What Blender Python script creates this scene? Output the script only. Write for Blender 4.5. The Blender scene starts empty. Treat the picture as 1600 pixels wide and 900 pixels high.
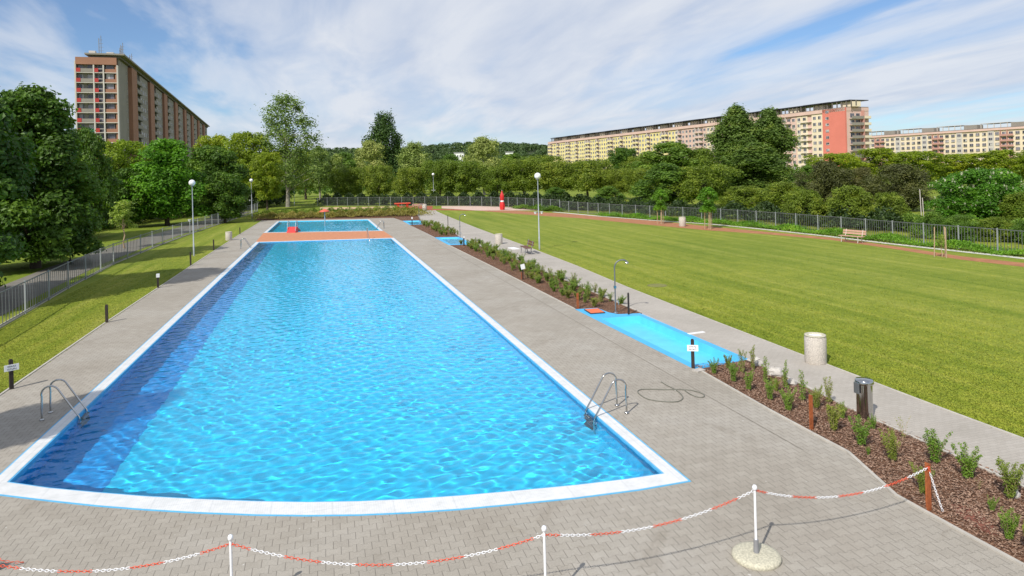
import bpy, math, random
import numpy as np
from math import radians, degrees, sin, cos, tan, atan, atan2, pi, hypot
from mathutils import Vector, Matrix
from mathutils.geometry import tessellate_polygon

# ------------------------------------------------------------------ camera
sc = bpy.context.scene
COL = sc.collection
F = 1075.0; CH = 5.6; YAW = 15.3; ROLL = 1.5
HOR = 276 - tan(radians(1.5)) * 294                       # horizon row at the picture centre column
YH = lambda x: HOR - tan(radians(ROLL)) * (x - 800)
def _basis():
    y, r = radians(YAW), radians(ROLL)
    f = Vector((sin(y), cos(y), 0)); rt = Vector((cos(y), -sin(y), 0)); up = Vector((0, 0, 1))
    return f, rt * cos(r) - up * sin(r), up * cos(r) + rt * sin(r)
CF, CR, CU = _basis()
cam = bpy.data.cameras.new('camera'); cob = bpy.data.objects.new('camera', cam); COL.objects.link(cob)
cob.matrix_world = Matrix(((CR[0], CU[0], -CF[0], 0), (CR[1], CU[1], -CF[1], 0), (CR[2], CU[2], -CF[2], CH), (0, 0, 0, 1)))
cam.lens = 36 * F / 1600; cam.shift_y = -(450 - HOR) / 1600; cam.clip_start = 0.1; cam.clip_end = 6000
sc.camera = cob
sc.view_settings.view_transform = 'Standard'; sc.view_settings.look = 'None'
sc.view_settings.exposure = 0.12; sc.view_settings.gamma = 1.0
sc.render.resolution_x = 1024; sc.render.resolution_y = 576
sc.cycles.max_bounces = 8; sc.cycles.transparent_max_bounces = 8
sc.cycles.sample_clamp_indirect = 6.0
# ------------------------------------------------------------------ world, sun
SUN_EL = radians(43); SUN_TO = Vector((-0.73, -0.685, 0)).normalized()      # towards the sun, on plan
w = bpy.data.worlds.new('World'); sc.world = w; w.use_nodes = True
def build_world():
    nt = w.node_tree; nt.nodes.clear(); N = nt.nodes; L = nt.links
    out = N.new('ShaderNodeOutputWorld'); bg = N.new('ShaderNodeBackground'); L.new(bg.outputs[0], out.inputs[0])
    bg.inputs[1].default_value = 0.1
    s = N.new('ShaderNodeTexSky'); s.sky_type = 'NISHITA'; s.sun_disc = False; s.sun_elevation = SUN_EL
    s.sun_rotation = atan2(SUN_TO.x, SUN_TO.y) % (2 * pi); s.air_density = 1.0; s.dust_density = 0.4; s.ozone_density = 2.5; s.altitude = 300
    tc = N.new('ShaderNodeTexCoord'); sep = N.new('ShaderNodeSeparateXYZ'); L.new(tc.outputs['Generated'], sep.inputs[0])
    def M(op, a, b=None, c=None):
        m = N.new('ShaderNodeMath'); m.operation = op
        for i, v in enumerate((a, b, c)):
            if v is None: continue
            if isinstance(v, (int, float)): m.inputs[i].default_value = v
            else: L.new(v, m.inputs[i])
        return m.outputs[0]
    zz = M('ADD', M('MAXIMUM', sep.outputs[2], 0.0), 0.10)
    cx = M('DIVIDE', sep.outputs[0], zz); cy = M('DIVIDE', sep.outputs[1], zz)
    comb = N.new('ShaderNodeCombineXYZ'); L.new(cx, comb.inputs[0]); L.new(cy, comb.inputs[1])
    def noise(scale3, rot, sc_, det, rough, dist, off):
        mp = N.new('ShaderNodeMapping'); mp.inputs['Scale'].default_value = scale3; mp.inputs['Rotation'].default_value = (0, 0, rot)
        mp.inputs['Location'].default_value = off
        L.new(comb.outputs[0], mp.inputs[0]); n = N.new('ShaderNodeTexNoise'); L.new(mp.outputs[0], n.inputs['Vector'])
        n.inputs['Scale'].default_value = sc_; n.inputs['Detail'].default_value = det; n.inputs['Roughness'].default_value = rough; n.inputs['Distortion'].default_value = dist
        return n.outputs[0]
    a = noise((1.0, 0.34, 1), 0.25, 0.55, 6, 0.52, 0.25, (CLOUD_OFF[0], CLOUD_OFF[1], 0))
    b = noise((1.6, 0.5, 1), -0.2, 1.6, 6, 0.55, 0.35, (7.7, 4.2, 0))
    v = M('ADD', M('MULTIPLY', a, 0.72), M('MULTIPLY', b, 0.28))
    rp = N.new('ShaderNodeValToRGB'); L.new(v, rp.inputs[0])
    e = rp.color_ramp.elements; e[0].position = 0.37; e[0].color = (0.06, 0.06, 0.06, 1); e[1].position = 0.54; e[1].color = (1, 1, 1, 1)
    m = e = rp.color_ramp.elements.new(0.43); m.color = (0.68, 0.62, 0.62, 1)
    col = N.new('ShaderNodeValToRGB'); L.new(b, col.inputs[0])
    e = col.color_ramp.elements; e[0].position = 0.35; e[0].color = (5.4, 6.0, 7.2, 1); e[1].position = 0.62; e[1].color = (7.0, 7.3, 7.9, 1)
    mix = N.new('ShaderNodeMixRGB'); L.new(M('MULTIPLY', rp.outputs[0], 0.93), mix.inputs[0])
    sk = N.new('ShaderNodeMixRGB'); sk.blend_type = 'MULTIPLY'; sk.inputs[0].default_value = 1; sk.inputs[2].default_value = SKY_TINT
    L.new(s.outputs[0], sk.inputs[1])
    L.new(sk.outputs[0], mix.inputs[1]); L.new(col.outputs[0], mix.inputs[2]); L.new(mix.outputs[0], bg.inputs[0])
CLOUD_OFF = (3.1, 1.7); SKY_TINT = (0.78, 0.94, 1.12, 1)
build_world()
sl = bpy.data.lights.new('sun', 'SUN'); sl.energy = 4.2; sl.angle = radians(0.5); sl.color = (1.0, 0.955, 0.88)
so = bpy.data.objects.new('sun', sl); COL.objects.link(so)
so.rotation_euler = Vector((-SUN_TO.x * cos(SUN_EL), -SUN_TO.y * cos(SUN_EL), -sin(SUN_EL))).to_track_quat('-Z', 'Y').to_euler()
sl.cycles.is_caustics_light = True

# ------------------------------------------------------------------ survey: photo position -> ground position
def ray(x, y): return CF + CR * ((x - 800) / F) + CU * ((HOR - y) / F)
def G(x, y, z=0.0):
    d = ray(x, y); t = (z - CH) / d.z; return (t * d.x, t * d.y)
def P(x, depth): return G(x, YH(x) + CH * F / depth)
def proj(X, Y, Z):
    v = Vector((X, Y, Z - CH)); c = v.dot(CF); return 800 + F * v.dot(CR) / c, HOR - F * v.dot(CU) / c
def _survey():
    y, p, r = radians(15.3), radians(9.540461), radians(1.3)
    f = Vector((sin(y) * cos(p), cos(y) * cos(p), -sin(p))); rt = Vector((cos(y), -sin(y), 0)); up = rt.cross(f)
    return f, rt * cos(r) - up * sin(r), up * cos(r) + rt * sin(r)
_SF, _SR, _SU = _survey()
def W(p, q=None):
    """first survey grid -> corrected ground grid (a plane-to-plane map)"""
    if q is not None: p = (p, q)
    v = Vector((p[0], p[1], -CH)); c = v.dot(_SF); return G(800 + F * v.dot(_SR) / c, 450 - F * v.dot(_SU) / c)
def WL(pts): return [W(p) for p in pts]
def height_at(X, Y, ytop):
    lo, hi = 0.0, 120.0
    for _ in range(30):
        m = (lo + hi) / 2
        if proj(X, Y, m)[1] > ytop: lo = m
        else: hi = m
    return lo

# ------------------------------------------------------------------ materials
def new_mat(name):
    m = bpy.data.materials.new(name); m.use_nodes = True; nt = m.node_tree
    return m, nt, nt.nodes['Principled BSDF']
class NT:
    def __init__(s, nt): s.nt = nt
    def n(s, t, **k):
        x = s.nt.nodes.new(t)
        for a, b in k.items(): setattr(x, a, b)
        return x
    def l(s, a, b): s.nt.links.new(a, b)
    def m(s, op, a, b=None, c=None):
        x = s.n('ShaderNodeMath', operation=op)
        for i, v in enumerate((a, b, c)):
            if v is None: continue
            if isinstance(v, (int, float)): x.inputs[i].default_value = v
            else: s.l(v, x.inputs[i])
        return x.outputs[0]
    def noise(s, vec, scale, detail=4, rough=0.55, dist=0.0):
        x = s.n('ShaderNodeTexNoise'); s.l(vec, x.inputs['Vector']); x.inputs['Scale'].default_value = scale
        x.inputs['Detail'].default_value = detail; x.inputs['Roughness'].default_value = rough; x.inputs['Distortion'].default_value = dist
        return x.outputs[0]
    def ramp(s, fac, *stops):
        x = s.n('ShaderNodeValToRGB'); s.l(fac, x.inputs[0]); e = x.color_ramp.elements
        while len(e) < len(stops): e.new(0.5)
        for q, (p, c) in zip(e, stops):
            q.position = p; q.color = (*c, 1) if len(c) == 3 else c
        return x.outputs[0]
    def mix(s, fac, a, b, mode='MIX'):
        x = s.n('ShaderNodeMixRGB', blend_type=mode)
        for i, v in enumerate((fac, a, b)):
            if isinstance(v, (int, float)): x.inputs[i].default_value = v
            elif isinstance(v, tuple): x.inputs[i].default_value = (*v, 1)
            else: s.l(v, x.inputs[i])
        return x.outputs[0]
    def coord(s, kind='Object'): return s.n('ShaderNodeTexCoord').outputs[kind]
    def geo(s): return s.n('ShaderNodeNewGeometry').outputs['Position']
    def bump(s, h, strength, dist=0.02):
        x = s.n('ShaderNodeBump'); x.inputs['Strength'].default_value = strength; x.inputs['Distance'].default_value = dist; s.l(h, x.inputs['Height']); return x.outputs[0]
def mat(name, c, rough=0.6, metal=0.0, var=0.12, scale=6.0, bump=0.0, bscale=40, spec=0.4):
    m, nt, b = new_mat(name); k = NT(nt); p = k.geo()
    n = k.noise(p, scale, 5); lo = tuple(x * (1 - var) for x in c); hi = tuple(min(1, x * (1 + var)) for x in c)
    k.l(k.ramp(n, (0.3, lo), (0.7, hi)), b.inputs['Base Color'])
    b.inputs['Roughness'].default_value = rough; b.inputs['Metallic'].default_value = metal; b.inputs['Specular IOR Level'].default_value = spec
    if bump: k.l(k.bump(k.noise(p, bscale, 4), bump, 0.01), b.inputs['Normal'])
    return m

def paver_mat():
    m, nt, b = new_mat('interlocking_pavers'); k = NT(nt); p = k.geo()
    sep = k.n('ShaderNodeSeparateXYZ'); k.l(p, sep.inputs[0])
    W_, Hh = 0.225, 0.185
    u = k.m('DIVIDE', sep.outputs[0], W_); v = k.m('DIVIDE', sep.outputs[1], Hh)
    j = k.m('ROUND', v)
    ph = k.m('ADD', u, k.m('MULTIPLY', j, 0.5))
    wv = k.m('COSINE', k.m('MULTIPLY', ph, 2 * pi))
    tz = k.m('MAXIMUM', k.m('MINIMUM', k.m('MULTIPLY', wv, 4.5), 1.0), -1.0)
    d = k.m('ADD', k.m('SUBTRACT', v, j), k.m('MULTIPLY', tz, 0.09))
    row = k.m('ADD', j, k.m('SUBTRACT', k.m('GREATER_THAN', d, 0.0), 1.0))
    hu = k.m('SUBTRACT', u, k.m('MULTIPLY', row, 0.5))      # vertical joints
    fu = k.m('ABSOLUTE', k.m('SUBTRACT', hu, k.m('ROUND', hu)))
    jl = k.m('MINIMUM', k.m('MULTIPLY', fu, W_), k.m('ADD', k.m('MULTIPLY', k.m('ABSOLUTE', d), Hh), 0.003))
    joint = k.m('SUBTRACT', 1.0, k.m('MINIMUM', k.m('DIVIDE', jl, 0.0075), 1.0))
    joint = k.m('POWER', joint, 0.6)
    cid = k.n('ShaderNodeCombineXYZ'); k.l(k.m('ROUND', k.m('ADD', hu, 0.5)), cid.inputs[0]); k.l(row, cid.inputs[1])
    wn = k.n('ShaderNodeTexWhiteNoise', noise_dimensions='2D'); k.l(cid.outputs[0], wn.inputs['Vector'])
    big = k.noise(p, 0.35, 5, 0.6); fine = k.noise(p, 60, 3, 0.7); mid = k.noise(p, 2.5, 5, 0.65)
    base = k.ramp(big, (0.22, (0.315, 0.283, 0.236)), (0.5, (0.366, 0.335, 0.286)), (0.78, (0.410, 0.383, 0.338)))
    base = k.mix(1.0, base, k.ramp(wn.outputs[0], (0.0, (0.95, 0.945, 0.94)), (1.0, (1.04, 1.04, 1.04))), 'MULTIPLY')
    base = k.mix(0.55, base, k.ramp(fine, (0.3, (0.72, 0.72, 0.72)), (0.7, (1.2, 1.2, 1.2))), 'MULTIPLY')
    base = k.mix(0.5, base, k.ramp(mid, (0.3, (0.86, 0.85, 0.84)), (0.7, (1.08, 1.08, 1.08))), 'MULTIPLY')
    sp = k.noise(p, 9.0, 2, 0.5)
    base = k.mix(k.ramp(sp, (0.74, (0, 0, 0)), (0.78, (1, 1, 1))), base, (0.62, 0.60, 0.56))
    stn = k.noise(p, 0.9, 6, 0.7, 0.8); base = k.mix(0.85, base, k.ramp(stn, (0.30, (0.80, 0.78, 0.75)), (0.42, (0.97, 0.97, 0.97)), (0.62, (1.0, 1.0, 1.0)), (0.72, (1.09, 1.09, 1.09))), 'MULTIPLY')
    base = k.mix(k.m('MULTIPLY', joint, 0.62), base, (0.09, 0.08, 0.068))
    k.l(base, b.inputs['Base Color']); b.inputs['Roughness'].default_value = 0.9; b.inputs['Specular IOR Level'].default_value = 0.25
    h = k.m('ADD', k.m('MULTIPLY', joint, -1.0), k.m('MULTIPLY', fine, 0.25))
    k.l(k.bump(h, 0.5, 0.006), b.inputs['Normal'])
    return m
def path_mat():
    m, nt, b = new_mat('path_slabs'); k = NT(nt); p = k.geo()
    br = k.n('ShaderNodeTexBrick'); k.l(p, br.inputs['Vector']); br.inputs['Scale'].default_value = 1.0
    br.inputs['Brick Width'].default_value = 0.2; br.inputs['Row Height'].default_value = 0.1; br.inputs['Mortar Size'].default_value = 0.004
    br.inputs['Color1'].default_value = (0.43, 0.395, 0.345, 1); br.inputs['Color2'].default_value = (0.40, 0.365, 0.315, 1); br.inputs['Mortar'].default_value = (0.30, 0.27, 0.235, 1)
    big = k.noise(p, 0.5, 5, 0.6); fine = k.noise(p, 50, 3, 0.7)
    c = k.mix(0.8, br.outputs[0], k.ramp(big, (0.3, (0.85, 0.85, 0.85)), (0.7, (1.1, 1.1, 1.12))), 'MULTIPLY')
    c = k.mix(0.5, c, k.ramp(fine, (0.3, (0.75, 0.75, 0.75)), (0.7, (1.2, 1.2, 1.2))), 'MULTIPLY')
    k.l(c, b.inputs['Base Color']); b.inputs['Roughness'].default_value = 0.9; b.inputs['Specular IOR Level'].default_value = 0.25
    return m
def grass_mat(name='lawn', tone=(1, 1, 1)):
    m, nt, b = new_mat(name); k = NT(nt); p = k.geo()
    mp = k.n('ShaderNodeMapping'); mp.inputs['Rotation'].default_value = (0, 0, radians(0)); mp.inputs['Scale'].default_value = (1.15, 0.055, 1); k.l(p, mp.inputs[0])
    st = k.noise(mp.outputs[0], 1.0, 5, 0.65, 0.3)          # mower passes
    big = k.noise(p, 0.09, 5, 0.6); mid = k.noise(p, 1.1, 6, 0.7); fine = k.noise(p, 22, 4, 0.8); vf = k.noise(p, 90, 2, 0.8)
    T = lambda c: tuple(a * q for a, q in zip(c, tone))
    c = k.ramp(st, (0.32, T((0.150, 0.208, 0.022))), (0.5, T((0.205, 0.252, 0.033))), (0.68, T((0.262, 0.292, 0.055))))
    c = k.mix(0.75, c, k.ramp(big, (0.3, (0.80, 0.86, 0.8)), (0.7, (1.16, 1.08, 1.1))), 'MULTIPLY')
    c = k.mix(0.7, c, k.ramp(mid, (0.28, (0.72, 0.80, 0.65)), (0.5, (1, 1, 1)), (0.74, (1.30, 1.18, 1.3))), 'MULTIPLY')
    pt = k.noise(p, 4.5, 5, 0.75)
    c = k.mix(0.5, c, k.ramp(pt, (0.3, (0.66, 0.76, 0.6)), (0.5, (1, 1, 1)), (0.72, (1.35, 1.2, 1.3))), 'MULTIPLY')
    c = k.mix(0.5, c, k.ramp(fine, (0.3, (0.5, 0.58, 0.45)), (0.7, (1.45, 1.36, 1.35))), 'MULTIPLY')
    c = k.mix(0.5, c, k.ramp(vf, (0.3, (0.6, 0.65, 0.55)), (0.7, (1.35, 1.3, 1.3))), 'MULTIPLY')
    k.l(c, b.inputs['Base Color']); b.inputs['Roughness'].default_value = 0.85; b.inputs['Specular IOR Level'].default_value = 0.15
    k.l(k.bump(k.m('ADD', fine, k.m('MULTIPLY', mid, 0.6)), 0.55, 0.03), b.inputs['Normal'])
    return m
def mulch_mat():
    m, nt, b = new_mat('bark_mulch'); k = NT(nt); p = k.geo()
    mp = k.n('ShaderNodeMapping'); mp.inputs['Rotation'].default_value = (0, 0, 0.6); mp.inputs['Scale'].default_value = (1, 2.2, 1); k.l(p, mp.inputs[0])
    vo = k.n('ShaderNodeTexVoronoi'); vo.inputs['Scale'].default_value = 24; k.l(mp.outputs[0], vo.inputs['Vector'])
    big = k.noise(p, 1.6, 5, 0.65)
    s2 = k.n('ShaderNodeSeparateColor'); k.l(vo.outputs['Color'], s2.inputs[0])
    c = k.ramp(s2.outputs[0], (0, (0.10, 0.055, 0.036)), (0.5, (0.20, 0.115, 0.075)), (0.85, (0.31, 0.20, 0.14)), (1, (0.42, 0.33, 0.25)))
    c = k.mix(0.9, c, k.ramp(big, (0.3, (0.75, 0.7, 0.7)), (0.7, (1.25, 1.1, 1.0))), 'MULTIPLY')
    k.l(c, b.inputs['Base Color']); b.inputs['Roughness'].default_value = 0.95; b.inputs['Specular IOR Level'].default_value = 0.1
    k.l(k.bump(k.m('ADD', s2.outputs[0], vo.outputs['Distance']), 0.9, 0.03), b.inputs['Normal'])
    return m
def liner_mat(name, c):
    m, nt, b = new_mat(name); k = NT(nt); p = k.geo()
    sep = k.n('ShaderNodeSeparateXYZ'); k.l(p, sep.inputs[0])
    f = k.m('ABSOLUTE', k.m('SUBTRACT', k.m('FRACT', k.m('DIVIDE', k.m('ADD', sep.outputs[1], 100.0), 1.65)), 0.5))
    seam = k.m('GREATER_THAN', f, 0.492)
    n = k.noise(p, 0.7, 4)
    base = k.ramp(n, (0.3, tuple(x * 0.94 for x in c)), (0.7, tuple(x * 1.06 for x in c)))
    k.l(k.mix(k.m('MULTIPLY', seam, 0.18), base, tuple(x * 0.6 for x in c)), b.inputs['Base Color'])
    b.inputs['Roughness'].default_value = 0.55
    return m
def coping_mat():
    m, nt, b = new_mat('white_grate'); k = NT(nt); p = k.geo(); sep = k.n('ShaderNodeSeparateXYZ'); k.l(p, sep.inputs[0])
    a = k.m('ABSOLUTE', k.m('SUBTRACT', k.m('FRACT', k.m('MULTIPLY', sep.outputs[0], 26.0)), 0.5))
    c = k.m('ABSOLUTE', k.m('SUBTRACT', k.m('FRACT', k.m('MULTIPLY', sep.outputs[1], 26.0)), 0.5))
    g = k.m('MULTIPLY', k.m('LESS_THAN', a, 0.24), k.m('LESS_THAN', c, 0.24))
    n = k.noise(p, 3, 5, 0.6)
    n2 = k.noise(p, 14, 5, 0.7); base = k.ramp(n, (0.25, (0.62, 0.63, 0.62)), (0.6, (0.74, 0.74, 0.73)))
    base = k.mix(0.6, base, k.ramp(n2, (0.3, (0.82, 0.82, 0.81)), (0.55, (1, 1, 1))), 'MULTIPLY')
    jx = k.m('ABSOLUTE', k.m('SUBTRACT', k.m('FRACT', k.m('ADD', sep.outputs[0], 50.0)), 0.5)); jy = k.m('ABSOLUTE', k.m('SUBTRACT', k.m('FRACT', k.m('ADD', sep.outputs[1], 50.0)), 0.5))
    base = k.mix(k.m('MULTIPLY', k.m('GREATER_THAN', k.m('MAXIMUM', jx, jy), 0.493), 0.35), base, (0.35, 0.38, 0.40))
    k.l(k.mix(k.m('MULTIPLY', g, 0.30), base, (0.42, 0.46, 0.5)), b.inputs['Base Color']); b.inputs['Roughness'].default_value = 0.45
    return m
def water_mat():
    m = bpy.data.materials.new('pool_water'); m.use_nodes = True; nt = m.node_tree; nt.nodes.clear()
    o = nt.nodes.new('ShaderNodeOutputMaterial'); g = nt.nodes.new('ShaderNodeBsdfGlass')
    g.inputs['IOR'].default_value = 1.33; g.inputs['Roughness'].default_value = 0.0; g.inputs['Color'].default_value = (0.95, 1, 1, 1)
    nt.links.new(g.outputs[0], o.inputs[0]); return m
def leaf_mat(name, c, tip=None, trans=0.30, var=0.35):
    m = bpy.data.materials.new(name); m.use_nodes = True; nt = m.node_tree; nt.nodes.clear(); k = NT(nt)
    o = k.n('ShaderNodeOutputMaterial'); p = k.coord('Object')
    n1 = k.noise(p, 0.55, 3); n2 = k.noise(p, 6.0, 3, 0.7)
    tip = tip or tuple(min(1, x * 1.5) for x in c)
    if name not in ('white_blossom',): c = (c[0] * LG * 1.02, c[1] * LG, c[2] * LG * 0.75); tip = (tip[0] * LG * 1.1, tip[1] * LG, tip[2] * LG * 0.75); trans += 0.05
    col = k.ramp(n1, (0.32, tuple(x * (1 - var) for x in c)), (0.52, c), (0.72, tip))
    col = k.mix(0.7, col, k.ramp(n2, (0.3, (0.62, 0.68, 0.6)), (0.7, (1.35, 1.25, 1.3))), 'MULTIPLY')
    oi = k.n('ShaderNodeObjectInfo'); r = k.ramp(oi.outputs['Random'], (0, (0.82, 0.90, 0.85)), (1, (1.18, 1.10, 1.15)))
    col = k.mix(1.0, col, r, 'MULTIPLY')
    d = k.n('ShaderNodeBsdfPrincipled'); k.l(col, d.inputs['Base Color']); d.inputs['Roughness'].default_value = 0.5; d.inputs['Specular IOR Level'].default_value = 0.35
    t = k.n('ShaderNodeBsdfTranslucent'); k.l(k.mix(1.0, col, (1.15, 1.3, 0.6), 'MULTIPLY'), t.inputs[0])
    mx = k.n('ShaderNodeMixShader'); mx.inputs[0].default_value = trans; k.l(d.outputs[0], mx.inputs[1]); k.l(t.outputs[0], mx.inputs[2]); k.l(mx.outputs[0], o.inputs[0])
    return m

LG = 2.0
M = {}
M['paver'] = paver_mat(); M['path'] = path_mat(); M['lawn'] = grass_mat('lawn'); M['mulch'] = mulch_mat()
M['park'] = grass_mat('park_grass', (0.9, 0.95, 0.9))
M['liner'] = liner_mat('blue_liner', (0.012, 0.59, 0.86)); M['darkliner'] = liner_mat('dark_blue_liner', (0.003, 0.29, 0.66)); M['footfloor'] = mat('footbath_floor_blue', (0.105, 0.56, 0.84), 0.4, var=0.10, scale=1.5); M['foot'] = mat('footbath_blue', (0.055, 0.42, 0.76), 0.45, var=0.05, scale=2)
M['bluelip'] = mat('blue_lip', (0.10, 0.42, 0.70), 0.5, var=0.1)
M['coping'] = coping_mat(); M['water'] = water_mat()
M['terra'] = mat('terracotta_pavers', (0.52, 0.22, 0.11), 0.85, var=0.15, scale=3, bump=0.3)
M['kerb'] = mat('kerb_stone', (0.46, 0.43, 0.38), 0.85, var=0.12, scale=5)
M['clay'] = mat('clay_track', (0.36, 0.155, 0.07), 0.95, var=0.18, scale=1.5, bump=0.4)
M['redfloor'] = mat('red_floor', (0.33, 0.085, 0.045), 0.9, var=0.2, scale=2)
M['sand'] = mat('sand', (0.50, 0.36, 0.2), 0.95, var=0.12, scale=1.2)
M['pinkpave'] = mat('pink_paving', (0.58, 0.42, 0.34), 0.9, var=0.1, scale=1)
M['asphalt'] = mat('asphalt_path', (0.19, 0.175, 0.15), 0.92, var=0.15, scale=1.2)
M['gravel'] = mat('white_gravel', (0.58, 0.56, 0.50), 0.95, var=0.3, scale=9, bump=1.0, bscale=14)
M['redsoil'] = mat('red_soil', (0.20, 0.075, 0.05), 0.95, var=0.2, scale=12)
M['steel'] = mat('stainless_steel', (0.50, 0.50, 0.49), 0.14, 1.0, var=0.05)
M['galv'] = mat('galvanised_steel', (0.19, 0.20, 0.21), 0.5, 0.5, var=0.15, scale=3)
M['postgalv'] = mat('pale_galvanised_post', (0.36, 0.38, 0.39), 0.5, 0.3, var=0.1); M['polegrey'] = mat('painted_pole', (0.40, 0.43, 0.46), 0.4, 0.3, var=0.1)
M['opal'] = mat('opal_globe', (0.86, 0.86, 0.84), 0.2, var=0.02, spec=0.6)
M['white'] = mat('white_paint', (0.80, 0.80, 0.80), 0.5, var=0.05)
M['whitepl'] = mat('white_plastic', (0.82, 0.82, 0.84), 0.35, var=0.03)
M['redpl'] = mat('red_plastic', (0.72, 0.10, 0.045), 0.35, var=0.08)
M['red'] = mat('red_paint', (0.60, 0.03, 0.03), 0.4, var=0.1)
M['darkwood'] = mat('dark_timber', (0.035, 0.026, 0.022), 0.8, var=0.3, scale=20)
M['wood'] = mat('bench_timber', (0.15, 0.07, 0.045), 0.6, var=0.25, scale=15)
M['pinkwood'] = mat('pale_timber', (0.50, 0.30, 0.22), 0.7, var=0.15, scale=10)
M['stake'] = mat('stake_timber', (0.42, 0.30, 0.19), 0.8, var=0.2, scale=10)
M['corten'] = mat('rusty_steel', (0.34, 0.095, 0.030), 0.8, var=0.3, scale=14, bump=0.3)
M['concrete'] = mat('pebble_concrete', (0.54, 0.49, 0.43), 0.9, var=0.4, scale=42, bump=0.8, bscale=45)
M['castconc'] = mat('cast_concrete', (0.50, 0.47, 0.36), 0.9, var=0.3, scale=40, bump=0.6, bscale=45)
M['rock'] = mat('pale_rock', (0.45, 0.42, 0.38), 0.9, var=0.25, scale=10, bump=0.6, bscale=12)
M['dark'] = mat('dark_plastic', (0.02, 0.02, 0.022), 0.5, var=0.1)
M['greypl'] = mat('grey_plastic', (0.22, 0.22, 0.23), 0.5, var=0.1)
M['orange'] = mat('orange_mat', (0.72, 0.17, 0.07), 0.8, var=0.1)
M['hose'] = mat('hose_rubber', (0.16, 0.16, 0.13), 0.5, var=0.1)
M['bark'] = mat('bark', (0.085, 0.065, 0.048), 0.95, var=0.35, scale=5, bump=0.6, bscale=10)
M['palebark'] = mat('pale_bark', (0.26, 0.24, 0.20), 0.9, var=0.35, scale=3)
M['ink'] = mat('black_ink', (0.02, 0.02, 0.02), 0.6, var=0.02)
M['greendot'] = mat('green_sign', (0.03, 0.25, 0.06), 0.6)
# leaves
LF = {}
LF['maple_dark'] = leaf_mat('dark_maple_leaf', (0.036, 0.078, 0.010), (0.085, 0.155, 0.018), 0.28)
LF['maple_bright'] = leaf_mat('bright_maple_leaf', (0.065, 0.150, 0.012), (0.110, 0.225, 0.018), 0.34)
LF['robinia'] = leaf_mat('yellow_green_leaf', (0.120, 0.165, 0.014), (0.185, 0.220, 0.020), 0.36)
LF['olive'] = leaf_mat('olive_leaf', (0.088, 0.125, 0.016), (0.145, 0.180, 0.026), 0.30)
LF['sage'] = leaf_mat('sage_leaf', (0.150, 0.185, 0.062), (0.225, 0.255, 0.105), 0.25)
LF['poplar'] = leaf_mat('poplar_leaf', (0.105, 0.150, 0.045), (0.175, 0.225, 0.080), 0.28)
LF['poplar_dark'] = leaf_mat('dark_poplar_leaf', (0.034, 0.066, 0.018), (0.060, 0.100, 0.026), 0.2)
LF['tall_green'] = leaf_mat('tall_tree_leaf', (0.064, 0.108, 0.026), (0.120, 0.168, 0.040), 0.3)
LF['mid'] = leaf_mat('mid_green_leaf', (0.060, 0.112, 0.018), (0.105, 0.175, 0.028), 0.28)
LF['brown'] = leaf_mat('brownish_leaf', (0.052, 0.056, 0.020), (0.085, 0.090, 0.034), 0.2)
LF['chestnut'] = leaf_mat('chestnut_leaf', (0.050, 0.125, 0.012), (0.095, 0.200, 0.020), 0.3)
LF['shrub'] = leaf_mat('shrub_leaf', (0.095, 0.160, 0.025), (0.150, 0.215, 0.045), 0.3)
LF['shrub2'] = leaf_mat('dull_shrub_leaf', (0.125, 0.155, 0.032), (0.185, 0.205, 0.052), 0.3)
LF['cover'] = leaf_mat('ground_cover_leaf', (0.075, 0.160, 0.015), (0.13, 0.23, 0.03), 0.3)
LF['dry'] = leaf_mat('dull_cover_leaf', (0.125, 0.120, 0.035), (0.19, 0.18, 0.06), 0.25)
LF['under'] = leaf_mat('painted_shade_leaf', (0.016, 0.032, 0.008), (0.030, 0.052, 0.012), 0.15)  # undergrowth leaves; the deep shade behind the fences is painted into this dark colour
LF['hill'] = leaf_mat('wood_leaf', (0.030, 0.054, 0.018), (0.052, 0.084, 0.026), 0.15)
LF['flower'] = leaf_mat('white_blossom', (0.62, 0.62, 0.50), (0.75, 0.74, 0.62), 0.3, 0.1)
LF['young'] = leaf_mat('young_leaf', (0.16, 0.21, 0.05), (0.24, 0.29, 0.08), 0.35)

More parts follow.
